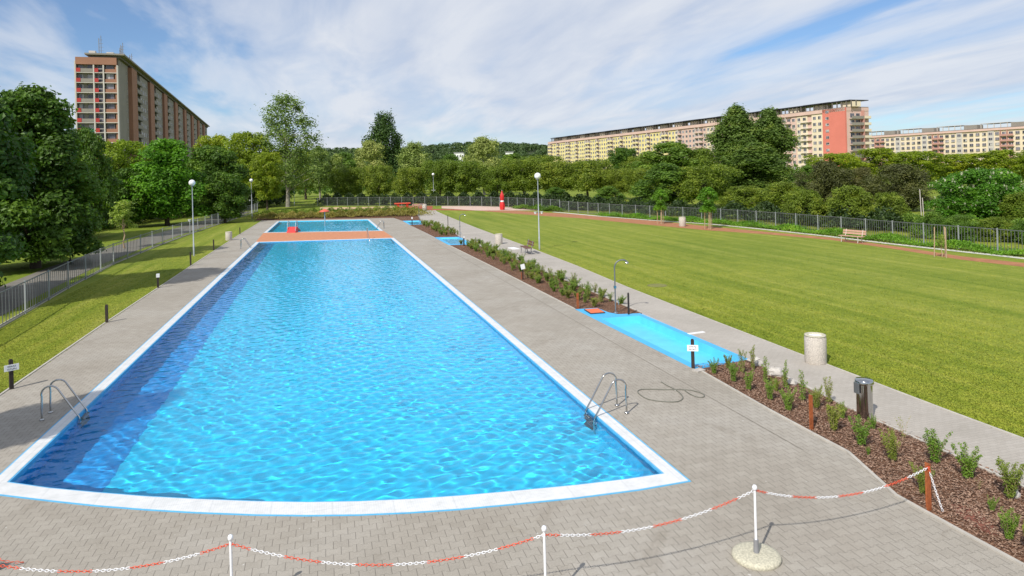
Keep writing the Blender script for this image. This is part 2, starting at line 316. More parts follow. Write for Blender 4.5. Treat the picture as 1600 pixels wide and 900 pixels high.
# ------------------------------------------------------------------ mesh helpers
class MB:
    def __init__(s): s.v = []; s.f = []; s.sm = []
    def add(s, vs, fs, smooth=False):
        b = len(s.v); s.v += [tuple(p) for p in vs]; s.f += [tuple(i + b for i in q) for q in fs]; s.sm += [smooth] * len(fs); return s
    def box(s, x0, x1, y0, y1, z0, z1, M_=None):
        vs = [Vector(p) for p in ((x0, y0, z0), (x1, y0, z0), (x1, y1, z0), (x0, y1, z0), (x0, y0, z1), (x1, y0, z1), (x1, y1, z1), (x0, y1, z1))]
        if M_ is not None: vs = [M_ @ p for p in vs]
        return s.add(vs, [(0, 3, 2, 1), (4, 5, 6, 7), (0, 1, 5, 4), (1, 2, 6, 5), (2, 3, 7, 6), (3, 0, 4, 7)])
    def tube(s, pts, r, seg=8, caps=True):
        pts = [Vector(p) for p in pts]; n = len(pts); rr = r if isinstance(r, (list, tuple)) else [r] * n
        rings = []; ref = None
        for i, p in enumerate(pts):
            t = (pts[min(i + 1, n - 1)] - pts[max(i - 1, 0)]).normalized()
            if ref is None:
                ref = Vector((0, 0, 1)) if abs(t.z) < 0.9 else Vector((1, 0, 0))
                ref = (ref - t * ref.dot(t)).normalized()
            else: ref = (ref - t * ref.dot(t)).normalized()
            bi = t.cross(ref)
            rings.append([p + (ref * cos(2 * pi * k / seg) + bi * sin(2 * pi * k / seg)) * rr[i] for k in range(seg)])
        vs = [q for g in rings for q in g]
        fs = [(i * seg + k, i * seg + (k + 1) % seg, (i + 1) * seg + (k + 1) % seg, (i + 1) * seg + k) for i in range(n - 1) for k in range(seg)]
        s.add(vs, fs, True)
        if caps:
            s.add(rings[0], [tuple(range(seg))[::-1]]); s.add(rings[-1], [tuple(range(seg))])
        return s
    def lathe(s, prof, seg=20, c=(0, 0, 0), sx=1.0, sy=1.0, smooth=True):
        vs = [(c[0] + r * cos(2 * pi * k / seg) * sx, c[1] + r * sin(2 * pi * k / seg) * sy, c[2] + z) for r, z in prof for k in range(seg)]
        fs = [(i * seg + k, i * seg + (k + 1) % seg, (i + 1) * seg + (k + 1) % seg, (i + 1) * seg + k) for i in range(len(prof) - 1) for k in range(seg)]
        s.add(vs, fs, smooth)
        s.add(vs[-seg:], [tuple(range(seg))]); s.add(vs[:seg], [tuple(range(seg))[::-1]]); return s
    def poly(s, loops, z, flip=False):
        L = [[Vector((p[0], p[1], 0)) for p in lp] for lp in loops]
        tris = tessellate_polygon(L); flat = [(p[0], p[1], z) for lp in loops for p in lp]
        fs = []
        for t in tris:
            a, b, c = (Vector(flat[i]) for i in t)
            up = (b - a).cross(c - a).z > 0
            fs.append(tuple(t) if up else tuple(reversed(t)))
        return s.add(flat, fs)
    def prism(s, loop, z0, z1):
        s.poly([loop], z1); n = len(loop)
        vs = [(p[0], p[1], z) for z in (z0, z1) for p in loop]
        area = sum(loop[i][0] * loop[(i + 1) % n][1] - loop[(i + 1) % n][0] * loop[i][1] for i in range(n))
        fs = [(i, (i + 1) % n, (i + 1) % n + n, i + n) for i in range(n)]
        if area < 0: fs = [q[::-1] for q in fs]
        return s.add(vs, fs)
    def mesh(s, name, m):
        me = bpy.data.meshes.new(name); me.from_pydata(s.v, [], s.f); me.materials.append(m)
        me.polygons.foreach_set('use_smooth', s.sm); me.update(); return me
    def obj(s, name, m, parent=None, loc=(0, 0, 0)):
        o = bpy.data.objects.new(name, s.mesh(name, m)); COL.objects.link(o); o.location = loc
        if parent: o.parent = parent
        return o
def emit_pieces(mb, name, m, parent, cap=99):
    """every box of a box-only builder as its own object, last ones (nearest) first"""
    n = len(mb.v) // 8; rest = MB()
    for i in reversed(range(n)):
        vs = mb.v[i * 8:i * 8 + 8]; fs = [tuple(k - i * 8 for k in q) for q in mb.f[i * 6:i * 6 + 6]]
        if n - i <= cap: MB().add(vs, fs).obj(name, m, parent)
        else: rest.add(vs, fs)
    if rest.v: o = rest.obj(name, m, parent); o['kind'] = 'stuff'
def tag(o, label=None, cat=None, group=None, kind=None):
    if label: o['label'] = label
    if cat: o['category'] = cat
    if group: o['group'] = group
    if kind: o['kind'] = kind
    return o
def thing(name, label, cat, loc=(0, 0, 0), rz=0.0, group=None):
    o = bpy.data.objects.new(name, None); COL.objects.link(o); o.location = loc; o.rotation_euler = (0, 0, rz); o.empty_display_size = 0.1
    return tag(o, label, cat, group)
def link_mesh(name, me, parent=None):
    o = bpy.data.objects.new(name, me); COL.objects.link(o)
    if parent: o.parent = parent
    return o
def copy_tree(o, parent=None):
    c = o.copy(); COL.objects.link(c); c.parent = parent
    for ch in list(o.children): copy_tree(ch, c)
    return c
def struct(o): o['kind'] = 'structure'; return o
def densify(pts, step):
    out = []
    for a, b in zip(pts[:-1], pts[1:]):
        n = max(1, int(hypot(b[0] - a[0], b[1] - a[1]) / step))
        out += [(a[0] + (b[0] - a[0]) * i / n, a[1] + (b[1] - a[1]) * i / n) for i in range(n)]
    return out + [pts[-1]]
def strip(a, b, z, name, m):
    """sheet between two edges given as point lists"""
    return struct(MB().poly([list(a) + list(reversed(b))], z).obj(name, m))

# ------------------------------------------------------------------ pool outlines
near_out = [G(*p) for p in ((-33, 771), (0, 775), (75, 784), (150, 792), (225, 798), (300, 802.5), (400, 806.5), (480, 807.5), (560, 806.5), (640, 803), (720, 797.5), (800, 790), (900, 780), (1000, 767), (1080, 753))]
near_in = [G(*p) for p in ((5, 755.5), (75, 764), (150, 771), (225, 777), (300, 781), (400, 785), (480, 786.3), (560, 785), (640, 781.5), (720, 776), (800, 769), (900, 759.5), (980, 750), (1040, 741))]
XL, XR = near_out[0][0], near_out[-1][0]
near_out[0] = (XL, near_out[0][1]); near_out[-1] = (XR, near_out[-1][1])
near_in[0] = (XL + 0.31, near_in[0][1]); near_in[-1] = (XR - 0.30, near_in[-1][1])
far_out = [W(6.2, 62.7), W(-5.75, 64.9)]
far_in = [W(5.9, 62.25), W(-5.45, 64.4)]
pool_out = near_out + far_out
pool_in = near_in + far_in
p2_out = WL([(-5.86, 75.4), (5.98, 71.2), (5.98, 91.0), (-5.56, 94.5)])
p2_in = WL([(-5.56, 75.75), (5.70, 71.7), (5.70, 90.5), (-5.28, 93.95)])
fb_out = WL([(9.78, 26.0), (10.72, 25.9), (10.78, 24.9), (11.0, 24.45), (11.85, 24.3), (11.88, 17.1), (9.86, 16.85)])
fb2_out = WL([(9.7, 61.2), (9.62, 54.0), (11.5, 53.6), (11.85, 60.6)])
fb3_out = WL([(9.6, 85.6), (9.55, 78.4), (11.5, 78.4), (11.8, 85.0)])
def shrink(loop, d):
    """inset a loop towards its inside"""
    n = len(loop); area = sum(loop[i][0] * loop[(i + 1) % n][1] - loop[(i + 1) % n][0] * loop[i][1] for i in range(n)); sg = 1 if area > 0 else -1
    out = []
    for i in range(n):
        a, b, c = Vector(loop[i - 1]), Vector(loop[i]), Vector(loop[(i + 1) % n])
        e1 = (b - a).normalized(); e2 = (c - b).normalized()
        n1 = Vector((-e1.y, e1.x)) * sg; n2 = Vector((-e2.y, e2.x)) * sg
        bis = (n1 + n2); bis = bis / max(0.3, bis.dot(n1)) if bis.length > 1e-6 else n1
        out.append(tuple(b + bis * d))
    return out

# ------------------------------------------------------------------ ground
bed_l = [G(*p) for p in ((1090, 577), (1200, 640), (1270, 678), (1325, 707), (1400, 775), (1490, 825), (1600, 885))] + WL([(9.2, 4.0), (9.2, -6.0)])
bed_r_near = WL([(11.85, 17.1), (11.75, 14.9), (11.55, 12.7), (11.5, 10.6), (11.45, 8.4), (11.4, -6)])
lawn_e = [G(*p) for p in ((680, 330), (700, 338), (745, 357), (830, 388), (900, 415), (960, 442), (1110, 500), (1260, 557), (1400, 613), (1600, 687))]
lawn_e = WL([(17.3, 108), (16.9, 104), (16.2, 91), (15.4, 70), (14.9, 50), (14.5, 38.4), (14.0, 30), (13.75, 22.3), (13.6, 16.8), (13.5, 12), (13.5, -6)])
deck_out = WL([(-8.6, -6), (-8.65, 30), (-8.45, 50), (-8.1, 75), (-7.6, 97.5), (2.0, 94.5), (9.2, 92.2), (9.6, 85.6), (9.55, 78.4), (9.65, 70), (9.62, 54), (9.75, 40), (9.78, 26), (9.86, 16.85)]) + [bed_l[0]] + bed_l[1:]
hole = WL([(-8.3, -5), (-8.3, 60), (-7.0, 96), (2.0, 93.5), (9.0, 91), (11.2, 86), (12.7, 80), (12.7, 40), (12.5, -5)])
struct(MB().poly([[(-3500, -300), (3500, -300), (3500, 3500), (-3500, 3500)], hole], -0.012).obj('ground', M['park']))
struct(MB().poly([[(12.6, -6), (60, -6), (60, 135), (12.6, 135)]], -0.004).obj('lawn', M['lawn']))
struct(MB().poly([[(-13.5, -6), (-8.3, -6), (-8.3, 60), (-7.3, 97), (-7.3, 122), (-13.5, 122)]], -0.004).obj('lawn', M['lawn']))
struct(MB().poly([deck_out, shrink(pool_out, 0.02), shrink(p2_out, 0.02)], 0.004).obj('pool_deck', M['paver']))
# terracotta band between the two pools
struct(MB().poly([WL([(-5.75, 64.92), (6.2, 62.72), (6.0, 71.18), (-5.86, 75.38)])], 0.010).obj('terracotta_paving', M['terra']))
# planting beds
struct(MB().poly([bed_l + list(reversed(bed_r_near))], 0.003).obj('planting_bed', M['mulch']))
struct(MB().poly([WL([(9.78, 26.0), (10.72, 25.9), (10.78, 24.9), (11.0, 24.45), (11.95, 24.3), (12.0, 30), (12.1, 45), (11.95, 53.4), (9.62, 54.0), (9.75, 40)])], 0.003).obj('planting_bed', M['mulch']))
struct(MB().poly([WL([(9.7, 61.2), (11.85, 60.6), (12.5, 70), (11.9, 78.3), (9.55, 78.4), (9.65, 70)])], 0.003).obj('planting_bed', M['mulch']))
struct(MB().poly([WL([(9.6, 85.6), (11.8, 85), (13.4, 100), (12.6, 106), (2, 111), (-9, 118), (-8.6, 98), (2.0, 94.4), (9.2, 92.1)])], 0.001).obj('planting_bed', M['mulch']))
# path along the lawn
pl = WL([(13.8, 108), (13.3, 100), (11.82, 85), (11.55, 78.4), (12.5, 70), (11.87, 60.6), (11.6, 53.6), (12.1, 45), (12.0, 30), (11.95, 24.3), (11.9, 17.1), (11.75, 14.9), (11.55, 12.7), (11.5, 10.6), (11.45, 8.4), (11.4, -6)])
strip(pl, lawn_e, 0.008, 'path', M['path'])
# kerbs
def kerb(pts, wd, z0, z1, name, m=None):
    b = MB(); pts = densify(pts, 1.0)
    for i, (a, c) in enumerate(zip(pts[:-1], pts[1:])):
        d = Vector((c[0] - a[0], c[1] - a[1])); ln = d.length
        if ln < 1e-4: continue
        d /= ln; nn = Vector((-d.y, d.x)) * wd / 2; g = 0.004
        A = Vector(a) + d * g; C = Vector(c) - d * g
        q = [A + nn, C + nn, C - nn, A - nn]
        b.add([(p.x, p.y, z) for z in (z0, z1) for p in q], [(3, 2, 1, 0), (4, 5, 6, 7), (0, 1, 5, 4), (1, 2, 6, 5), (2, 3, 7, 6), (3, 0, 4, 7)])
    return struct(b.obj(name, m or M['kerb']))
kerb(lawn_e, 0.06, -0.05, 0.022, 'kerb')
kerb(deck_out[:5], 0.06, -0.05, 0.024, 'kerb')
kerb(bed_l, 0.06, -0.05, 0.030, 'kerb')
kerb(WL([(9.78, 26.05), (9.75, 40), (9.62, 53.9)]), 0.06, -0.05, 0.030, 'kerb')
kerb(WL([(11.96, 24.4), (12.0, 30), (12.1, 45), (11.96, 53.4)]), 0.06, -0.05, 0.030, 'kerb')
kerb(bed_r_near, 0.06, -0.05, 0.030, 'kerb')
# drain joint in the deck
struct(MB().poly([WL([(8.94, 11), (8.97, 11), (9.02, 30), (9.0, 60), (8.96, 60), (8.98, 30)])], 0.009).obj('drain_joint', mat('drain_joint', (0.24, 0.215, 0.18), 0.9)))
# clay running track, playground floors, gravel strip, park path
trk_o = [G(*p) for p in ((745, 325), (850, 332), (900, 334.5), (1000, 342.5), (1100, 353), (1200, 362.5), (1300, 371.5), (1400, 385), (1500, 400), (1600, 411))] + WL([(36.9, 15), (36.5, -6)])
trk_i = [G(*p) for p in ((745, 329), (850, 337.5), (900, 340.5), (1000, 350), (1100, 359.5), (1200, 366.2), (1300, 375), (1400, 389.5), (1500, 405.5), (1600, 417))] + WL([(35.6, 15), (35.2, -6)])
strip(trk_o, trk_i, 0.002, 'running_track', M['clay'])
strip(WL([(17.4, 108.2), (24.5, 100.5)]), WL([(14.0, 108.5), (13.9, 116), (24.7, 104.6)]), 0.004, 'clay_path', M['redfloor'])
strip([G(*p) for p in ((610, 331), (670, 331), (676, 325))], [G(*p) for p in ((622, 322), (660, 321.8), (676, 322))], 0.006, 'playground_floor', M['redfloor'])
strip([G(*p) for p in ((500, 327), (560, 328.5), (610, 329))], [G(*p) for p in ((500, 324), (560, 323.5), (618, 322.5))], 0.005, 'sand', M['sand'])
strip([G(*p) for p in ((690, 325.5), (745, 329), (842, 328.8))], [G(*p) for p in ((690, 322), (745, 322), (838, 325))], 0.009, 'sunbathing_terrace', M['pinkpave'])
fence_r = WL([(40.4, -4), (40.3, 31), (39.9, 40), (40.0, 47), (39.6, 55), (38.9, 62), (36.4, 70), (34.2, 80), (32.4, 92), (30.0, 104), (26.8, 113.4), (20.6, 121), (15.5, 125.5), (6.8, 133), (-1.3, 140)])
fence_l = WL([(-11.6, 12), (-12.0, 22), (-12.4, 30.6), (-13.3, 42), (-13.9, 53), (-13.7, 66), (-13.2, 79), (-12.2, 96), (-10.9, 115), (-10.4, 126)])
def offset(pts, d):
    out = []
    for i, p in enumerate(pts):
        a = Vector(pts[max(i - 1, 0)]); c = Vector(pts[min(i + 1, len(pts) - 1)]); t = (c - a).normalized(); out.append((p[0] - t.y * d, p[1] + t.x * d))
    return out
strip(offset(fence_r[:9], 0.75), offset(fence_r[:9], 1.35), 0.010, 'gravel_strip', M['gravel'])
strip(offset(fence_l, 0.9), offset(fence_l, 4.0), 0.003, 'park_path', M['asphalt'])
kerb(offset(fence_l, 0.12), 0.16, -0.02, 0.06, 'kerb')

# ------------------------------------------------------------------ pools
def wavy(loop, z, step, amp, seed, far_coarse=False, lam0=0.34, lamr=4.2, n=54):
    """real rippled water surface filling a near-rectangular loop"""
    xs = [p[0] for p in loop]; ys = [p[1] for p in loop]
    rng = np.random.default_rng(seed)
    waves = [(lam0 * lamr ** rng.random(), rng.random() * 2 * pi, rng.random() * 6.28) for _ in range(n)]
    return waves
def water_surface(name, left, right, y_near, y_far, z, nx, ny, amp, seed, power=1.5, lam0=0.17, lamr=3.6):
    """left(y), right(y): edges; y_near(x), y_far(x): ends, all plain functions"""
    s = np.linspace(0, 1, nx); t = np.linspace(0, 1, ny) ** power
    S, T = np.meshgrid(s, t)
    XN = left[0] + (right[0] - left[0]) * S; XF = left[1] + (right[1] - left[1]) * S; X = XN + (XF - XN) * T
    Y0 = np.interp(XN, [p[0] for p in y_near], [p[1] for p in y_near]); Y1 = np.interp(XF, [p[0] for p in y_far], [p[1] for p in y_far])
    Y = Y0 + (Y1 - Y0) * T
    rng = np.random.default_rng(seed); Z = np.zeros_like(X)
    for i in range(64):
        lam = lam0 * lamr ** (rng.random() ** 1.2); a = rng.random() * 2 * pi; kk = 2 * pi / lam; ph = rng.random() * 6.28
        env = 0.55 + 0.45 * np.sin(0.43 * X * cos(ph) + 0.31 * Y * sin(ph * 2) + ph * 3)
        Z += amp * lam ** 1.35 * env * np.sin(kk * (X * cos(a) + Y * sin(a)) + ph + 1.2 * np.sin(0.8 * X + ph) + 1.0 * np.sin(0.6 * Y + 2 * ph))
    V = np.stack([X, Y, Z + z], -1).reshape(-1, 3)
    idx = np.arange(nx * ny).reshape(ny, nx)
    q = np.stack([idx[:-1, :-1], idx[:-1, 1:], idx[1:, 1:], idx[1:, :-1]], -1).reshape(-1, 4)
    me = quads_mesh(name, V, q, M['water'], True)
    o = link_mesh(name, me); o.cycles.is_caustics_caster = True; return struct(o)
def quads_mesh(name, V, q, m, smooth=False):
    me = bpy.data.meshes.new(name); nv, nf = len(V), len(q)
    me.vertices.add(nv); me.vertices.foreach_set('co', np.asarray(V, dtype=np.float32).ravel())
    me.loops.add(nf * 4); me.loops.foreach_set('vertex_index', np.asarray(q, dtype=np.int32).ravel())
    me.polygons.add(nf); me.polygons.foreach_set('loop_start', np.arange(nf, dtype=np.int32) * 4)
    me.polygons.foreach_set('use_smooth', np.full(nf, smooth)); me.materials.append(m); me.update(calc_edges=True); return me
def ring(outer, inner, z, zin, name, m, parent):
    """flat rim between two loops, plus its inner and outer drops"""
    b = MB().poly([outer, inner], z)
    for lp, zz in ((inner, zin), (outer, z - 0.06)):
        n = len(lp)
        b.add([(p[0], p[1], q) for q in (z, zz) for p in lp], [(i, (i + 1) % n, (i + 1) % n + n, i + n) for i in range(n)])
    return b.obj(name, m, parent)
def basin(loop, z0, z1, name, m, parent):
    b = MB().poly([loop], z0); n = len(loop)
    b.add([(p[0], p[1], z) for z in (z0, z1) for p in loop], [(i, i + n, (i + 1) % n + n, (i + 1) % n) for i in range(n)])
    o = b.obj(name, m, parent); o.cycles.is_caustics_receiver = True; return o
DEPTH = 0.95; WAVE = 0.0034
NI = len(near_in)
pool = thing('swimming_pool', 'long rectangular blue swimming pool with white rim filling the middle', 'swimming pool', (0, 0, 0))
ring(pool_out, shrink(pool_out, 0.035), 0.014, -0.02, 'blue_edging', M['bluelip'], pool)
ring(shrink(pool_out, 0.037), pool_in, 0.018, -0.03, 'overflow_grate', M['coping'], pool)
ring(shrink(pool_in, 0.002), shrink(pool_in, 0.035), 0.012, -0.3, 'inner_lip', M['bluelip'], pool)
basin(shrink(pool_in, 0.03), -DEPTH, 0.008, 'basin', M['liner'], pool)
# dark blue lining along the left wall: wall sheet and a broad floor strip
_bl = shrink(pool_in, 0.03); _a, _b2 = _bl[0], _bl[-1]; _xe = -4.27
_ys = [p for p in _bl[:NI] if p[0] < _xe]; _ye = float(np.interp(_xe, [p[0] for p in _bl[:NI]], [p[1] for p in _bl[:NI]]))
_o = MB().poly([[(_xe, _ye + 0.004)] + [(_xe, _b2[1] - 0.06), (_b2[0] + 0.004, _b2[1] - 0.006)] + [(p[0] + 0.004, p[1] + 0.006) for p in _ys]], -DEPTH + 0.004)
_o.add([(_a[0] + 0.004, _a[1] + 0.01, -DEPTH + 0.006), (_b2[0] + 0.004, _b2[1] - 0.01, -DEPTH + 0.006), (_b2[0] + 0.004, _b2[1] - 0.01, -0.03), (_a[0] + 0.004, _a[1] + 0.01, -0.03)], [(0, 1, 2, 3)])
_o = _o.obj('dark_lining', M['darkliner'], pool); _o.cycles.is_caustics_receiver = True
# broad steps in the far right corner
near_far = far_in[0][1] - 0.25
b = MB()
for i in range(5):
    zt = -0.16 - i * 0.13; y1 = near_far - i * 0.62
    b.box(3.3, 5.45, y1 - 0.62, y1 - 0.002, -DEPTH + 0.01, zt)
st = b.obj('steps', M['liner'], pool); st.cycles.is_caustics_receiver = True
lip = shrink(pool_in, 0.012); NN_ = len(near_in)
water_surface('water', (lip[0][0], lip[-1][0]), (lip[NN_ - 1][0], lip[NN_][0]), lip[:NN_], [lip[-1], lip[NN_]], -0.035, 420, 1500, WAVE, 3)
pool2 = thing('swimming_pool', 'small shallow blue pool beyond the terracotta strip', 'swimming pool', (0, 0, 0))
ring(p2_out, shrink(p2_out, 0.035), 0.014, -0.02, 'blue_edging', M['bluelip'], pool2)
ring(shrink(p2_out, 0.037), p2_in, 0.018, -0.03, 'overflow_grate', M['coping'], pool2)
basin(shrink(p2_in, 0.004), -0.6, 0.010, 'basin', M['liner'], pool2)
lip = shrink(p2_in, 0.002)
water_surface('water', (lip[0][0], lip[3][0]), (lip[1][0], lip[2][0]), [lip[0], lip[1]], [lip[3], lip[2]], -0.035, 200, 300, WAVE, 5)

# footbaths
def footbath(outer, inner, depth, label, wet):
    t = thing('footbath', label, 'footbath', (0, 0, 0), group='shallow blue footbaths beside the planting')
    b = MB().poly([outer, inner], 0.012); n = len(outer)
    b.add([(p[0], p[1], z) for z in (-0.05, 0.012) for p in outer], [(i, (i + 1) % n, (i + 1) % n + n, i + n) for i in range(n)])
    b.obj('rim', M['foot'], t)
    n = len(inner); slope = shrink(inner, 0.03)
    b = MB().poly([slope], -depth)
    b.add([(p[0], p[1], 0.012) for p in inner] + [(p[0], p[1], -depth) for p in slope], [(i, (i + 1) % n, (i + 1) % n + n, i + n) for i in range(n)])
    o = b.obj('basin', M['footfloor'], t)
    if wet:
        wl = shrink(inner, 0.06); me = MB().poly([wl], -0.05).mesh('water', M['thinwater']); struct(link_mesh('water', me))
    return t
def thin_water():
    m, nt, b = new_mat('shallow_water'); k = NT(nt); nt.nodes.remove(b); o = [x for x in nt.nodes if x.type == 'OUTPUT_MATERIAL'][0]
    tr = k.n('ShaderNodeBsdfTransparent'); tr.inputs[0].default_value = (0.85, 0.97, 1, 1); gl = k.n('ShaderNodeBsdfGlossy'); gl.inputs['Roughness'].default_value = 0.03
    fr = k.n('ShaderNodeFresnel'); fr.inputs[0].default_value = 1.33; bm = k.bump(k.noise(k.geo(), 5, 3), 0.25, 0.03); k.l(bm, gl.inputs['Normal']); k.l(bm, fr.inputs['Normal'])
    mx = k.n('ShaderNodeMixShader'); k.l(fr.outputs[0], mx.inputs[0]); k.l(tr.outputs[0], mx.inputs[1]); k.l(gl.outputs[0], mx.inputs[2]); k.l(mx.outputs[0], o.inputs[0]); return m
M['thinwater'] = thin_water()
footbath(fb_out, WL([(10.05, 24.0), (11.62, 23.9), (11.62, 17.35), (10.10, 17.15)]), 0.24, 'empty light blue footbath beside the nearest shower and orange mat', False)
footbath(fb2_out, WL([(9.95, 60.4), (9.9, 54.6), (11.3, 54.3), (11.5, 60.0)]), 0.14, 'blue footbath between the two dense plantings', True)
footbath(fb3_out, WL([(9.85, 84.8), (9.8, 79.0), (11.3, 79.0), (11.5, 84.4)]), 0.14, 'small blue footbath farthest along the pool deck', True)
def slab(name, label, cat, loc, sx, sy, h, m, rz=0, group=None):
    o = MB().box(-sx / 2, sx / 2, -sy / 2, sy / 2, 0, h).obj(name, m, None, loc); o.rotation_euler = (0, 0, rz); return tag(o, label, cat, group)
t = thing('foot_mat', 'orange mat with dark edge on the corner of the nearest footbath', 'mat', (*W(10.32, 25.25), 0.014), -0.06)
MB().box(-0.30, 0.30, -0.42, 0.42, 0, 0.03).obj('border', M['dark'], t); MB().box(-0.27, 0.27, -0.39, 0.39, 0.031, 0.037).obj('pile', M['orange'], t)

# ------------------------------------------------------------------ ladders and rails
def arc_rail(x_in, z_top=0.78, back=0.62, down=-0.85):
    """rail profile in (u, z): u = towards the pool, from the deck foot over the arch into the water"""
    pts = [(-back, 0.0), (-back, 0.25), (-back + 0.01, z_top - 0.24)]
    for i in range(9):
        a = pi - i * (pi * 0.80) / 8; pts.append((-back + 0.19 + 0.19 * cos(a), z_top - 0.19 + 0.19 * sin(a)))
    pts += [(0.06, 0.14), (0.16, -0.02), (0.19, -0.2), (0.19, down)]
    return pts
def ladder(loc, rz, label, steps=True):
    """local +x points over the water"""
    t = thing('pool_ladder', label, 'pool ladder', loc, rz, 'stainless steel pool ladders')
    for sgn in (-1, 1):
        y = sgn * 0.27
        r = MB().tube([(u, y, z) for u, z in arc_rail(0)], 0.021, 10).obj('rail', M['steel'], t)
        MB().lathe([(0.055, 0), (0.055, 0.012), (0.03, 0.03)], 14, (-0.62, y, 0.0)).obj('flange', M['steel'], r)
    if steps:
        for i in range(3):
            MB().box(0.14, 0.24, -0.26, 0.26, -0.26 - i * 0.24, -0.22 - i * 0.24).obj('step', M['greypl'], t)
    return t
ladder((*W(5.92, 14.35), 0.018), pi, 'curved steel pool ladder at the near end of the right edge')
ladder((*W(-6.13, 18.45), 0.018), 0, 'curved steel pool ladder at the near end of the left edge, by the shaded paving')
ladder((*W(-5.82, 59.5), 0.018), 0, 'small distant steel ladder on the left edge near the terracotta strip')
ladder((*W(5.74, 74.5), 0.018), pi, 'steel ladder at the near right corner of the small far pool')
t = thing('handrail', 'thin steel handrail above the underwater steps at the far right corner', 'handrail', (*W(3.9, 62.9), 0.01))
for i, (x, hh) in enumerate(((0, 0.9),)):
    MB().tube([(x, 0.9, 0), (x, 0.9, 0.75), (x, 0.82, 0.86), (x, 0.7, 0.9), (x, 0.0, 0.7), (x, -1.8, 0.2), (x, -2.0, 0.1), (x, -2.02, -0.9)], 0.022, 8).obj('rail', M['steel'], t)
    MB().lathe([(0.055, 0), (0.055, 0.02), (0.03, 0.03)], 12, (0, 0.9, 0)).obj('flange', M['steel'], t)

# ------------------------------------------------------------------ fences
def fence(pts, h, label, step=2.5, bar=0.2, bw=0.013):
    t = thing('metal_fence', label, 'fence', (pts[0][0], pts[0][1], 0))
    ox, oy = pts[0]; acc = [Vector(pts[0])]; seg = [Vector(p) for p in pts]; cur = Vector(pts[0]); i = 1; rem = step
    while i < len(seg):
        d = seg[i] - cur; ln = d.length
        if ln >= rem: cur = cur + d / ln * rem; acc.append(cur.copy()); rem = step
        else: rem -= ln; cur = seg[i].copy(); i += 1
    pm = MB().box(-0.03, 0.03, -0.03, 0.03, 0, h + 0.04).mesh('post', M['postgalv'])
    for a in acc: o = link_mesh('post', pm, t); o.location = (a.x - ox, a.y - oy, 0)
    for a, c in zip(acc[:-1], acc[1:]):
        d = c - a; ln = d.length; ang = atan2(d.y, d.x); b = MB()
        b.box(0.04, ln - 0.04, -0.018, 0.018, 0.10, 0.14); b.box(0.04, ln - 0.04, -0.018, 0.018, h - 0.05, h - 0.01)
        n = int(ln / bar)
        for k in range(1, n): b.box(k * ln / n - bw, k * ln / n + bw, -0.008, 0.008, 0.14, h - 0.05)
        o = b.obj('railing_panel', M['galv'], t); o.location = (a.x - ox, a.y - oy, 0); o.rotation_euler = (0, 0, ang)
    return t
fence(fence_l, 1.42, 'grey railing fence between the left grass strip and the park path', 3.6, 0.36, 0.022)
fence(fence_r[:9], 1.45, 'grey railing fence along the far side of the big lawn on the right')
fence(fence_r[8:], 1.62, 'tall grey fence behind the playground and the red parasol', bar=0.22)

# ------------------------------------------------------------------ street furniture
def lamp(base, label, h=5.35, extras=0, scale=1.0):
    t = thing('lamp_post', label, 'lamp post', (base[0], base[1], 0), group='globe lamp posts')
    MB().tube([(0, 0, 0), (0, 0, 0.9), (0, 0, 0.92), (0, 0, 3.0), (0, 0, 3.02), (0, 0, h - 0.36)], [0.060, 0.058, 0.045, 0.042, 0.034, 0.030], 12).obj('pole', M['polegrey'], t)
    MB().lathe([(0.07, -0.03), (0.10, 0.0), (0.10, 0.05), (0.07, 0.08)], 16, (0, 0, h - 0.36)).obj('collar', M['greypl'], t)
    MB().lathe([(0.23 * sin(a), -0.23 * cos(a)) for a in [0.25 + i * (pi - 0.26) / 14 for i in range(15)]], 24, (0, 0, h - 0.10)).obj('globe', M['opal'], t)
    if extras:
        MB().box(-0.26, 0.26, -0.02, 0.02, 2.62, 2.66).obj('bracket', M['galv'], t)
        for sg in (-1, 1)[:extras]:
            MB().lathe([(0.06, 0.0), (0.08, 0.06), (0.11, 0.15), (0.12, 0.16)], 12, (sg * 0.24, 0, 2.55)).obj('spotlight', M['white'], t)
    return t
lamp(G(303, 400), 'tall globe lamp post nearest the left fence', 5.5, 1)
lamp(G(394, 343), 'smaller looking globe lamp post at the far end of the left grass', 5.45, 1)
lamp(G(843, 390), 'globe lamp post with two spotlights standing on the lawn behind the dark bench', 5.35, 2)
lamp(G(678, 320), 'globe lamp post beside the red play floor and far bin', 5.6, 2)
lamp(G(460, 322), 'globe lamp post half hidden behind the tall airy poplar', 5.9, 0)

def sign_text(parent, lines, m, dx, size):
    for i, (s, z) in enumerate(lines):
        c = bpy.data.curves.new('lettering', 'FONT'); c.body = s; c.size = size; c.align_x = 'CENTER'; c.extrude = 0.001; c.materials.append(m)
        tmp = bpy.data.objects.new('lettering_curve', c); me = bpy.data.meshes.new_from_object(tmp); me.materials.clear(); me.materials.append(m); bpy.data.objects.remove(tmp)
        o = bpy.data.objects.new('lettering', me); COL.objects.link(o); o.parent = parent; o.location = (0, dx, z); o.rotation_euler = (pi / 2, 0, 0)
def sign_post(base, label, h=0.8, board=None, rz=0, lean=0.0, m='darkwood', lines=(), cat='post', name='short_post', group=None, wd=0.045):
    t = thing(name, label, cat, (base[0], base[1], 0), rz, group)
    b = MB().box(-wd, wd, -wd, wd, 0, h - 0.03); b.box(-wd + 0.012, wd - 0.012, -wd + 0.012, wd - 0.012, h - 0.03, h)
    b.obj('stake', M[m], t)
    if board:
        w_, hh, zc = board
        bd = MB().box(-w_ / 2, w_ / 2, -wd - 0.018, -wd - 0.003, zc - hh / 2, zc + hh / 2).obj('sign_board', M['whitepl'], t)
        sign_text(bd, lines, M['ink'], -wd - 0.0195, hh * 0.36)
    t.rotation_euler = (lean, 0, rz); return t
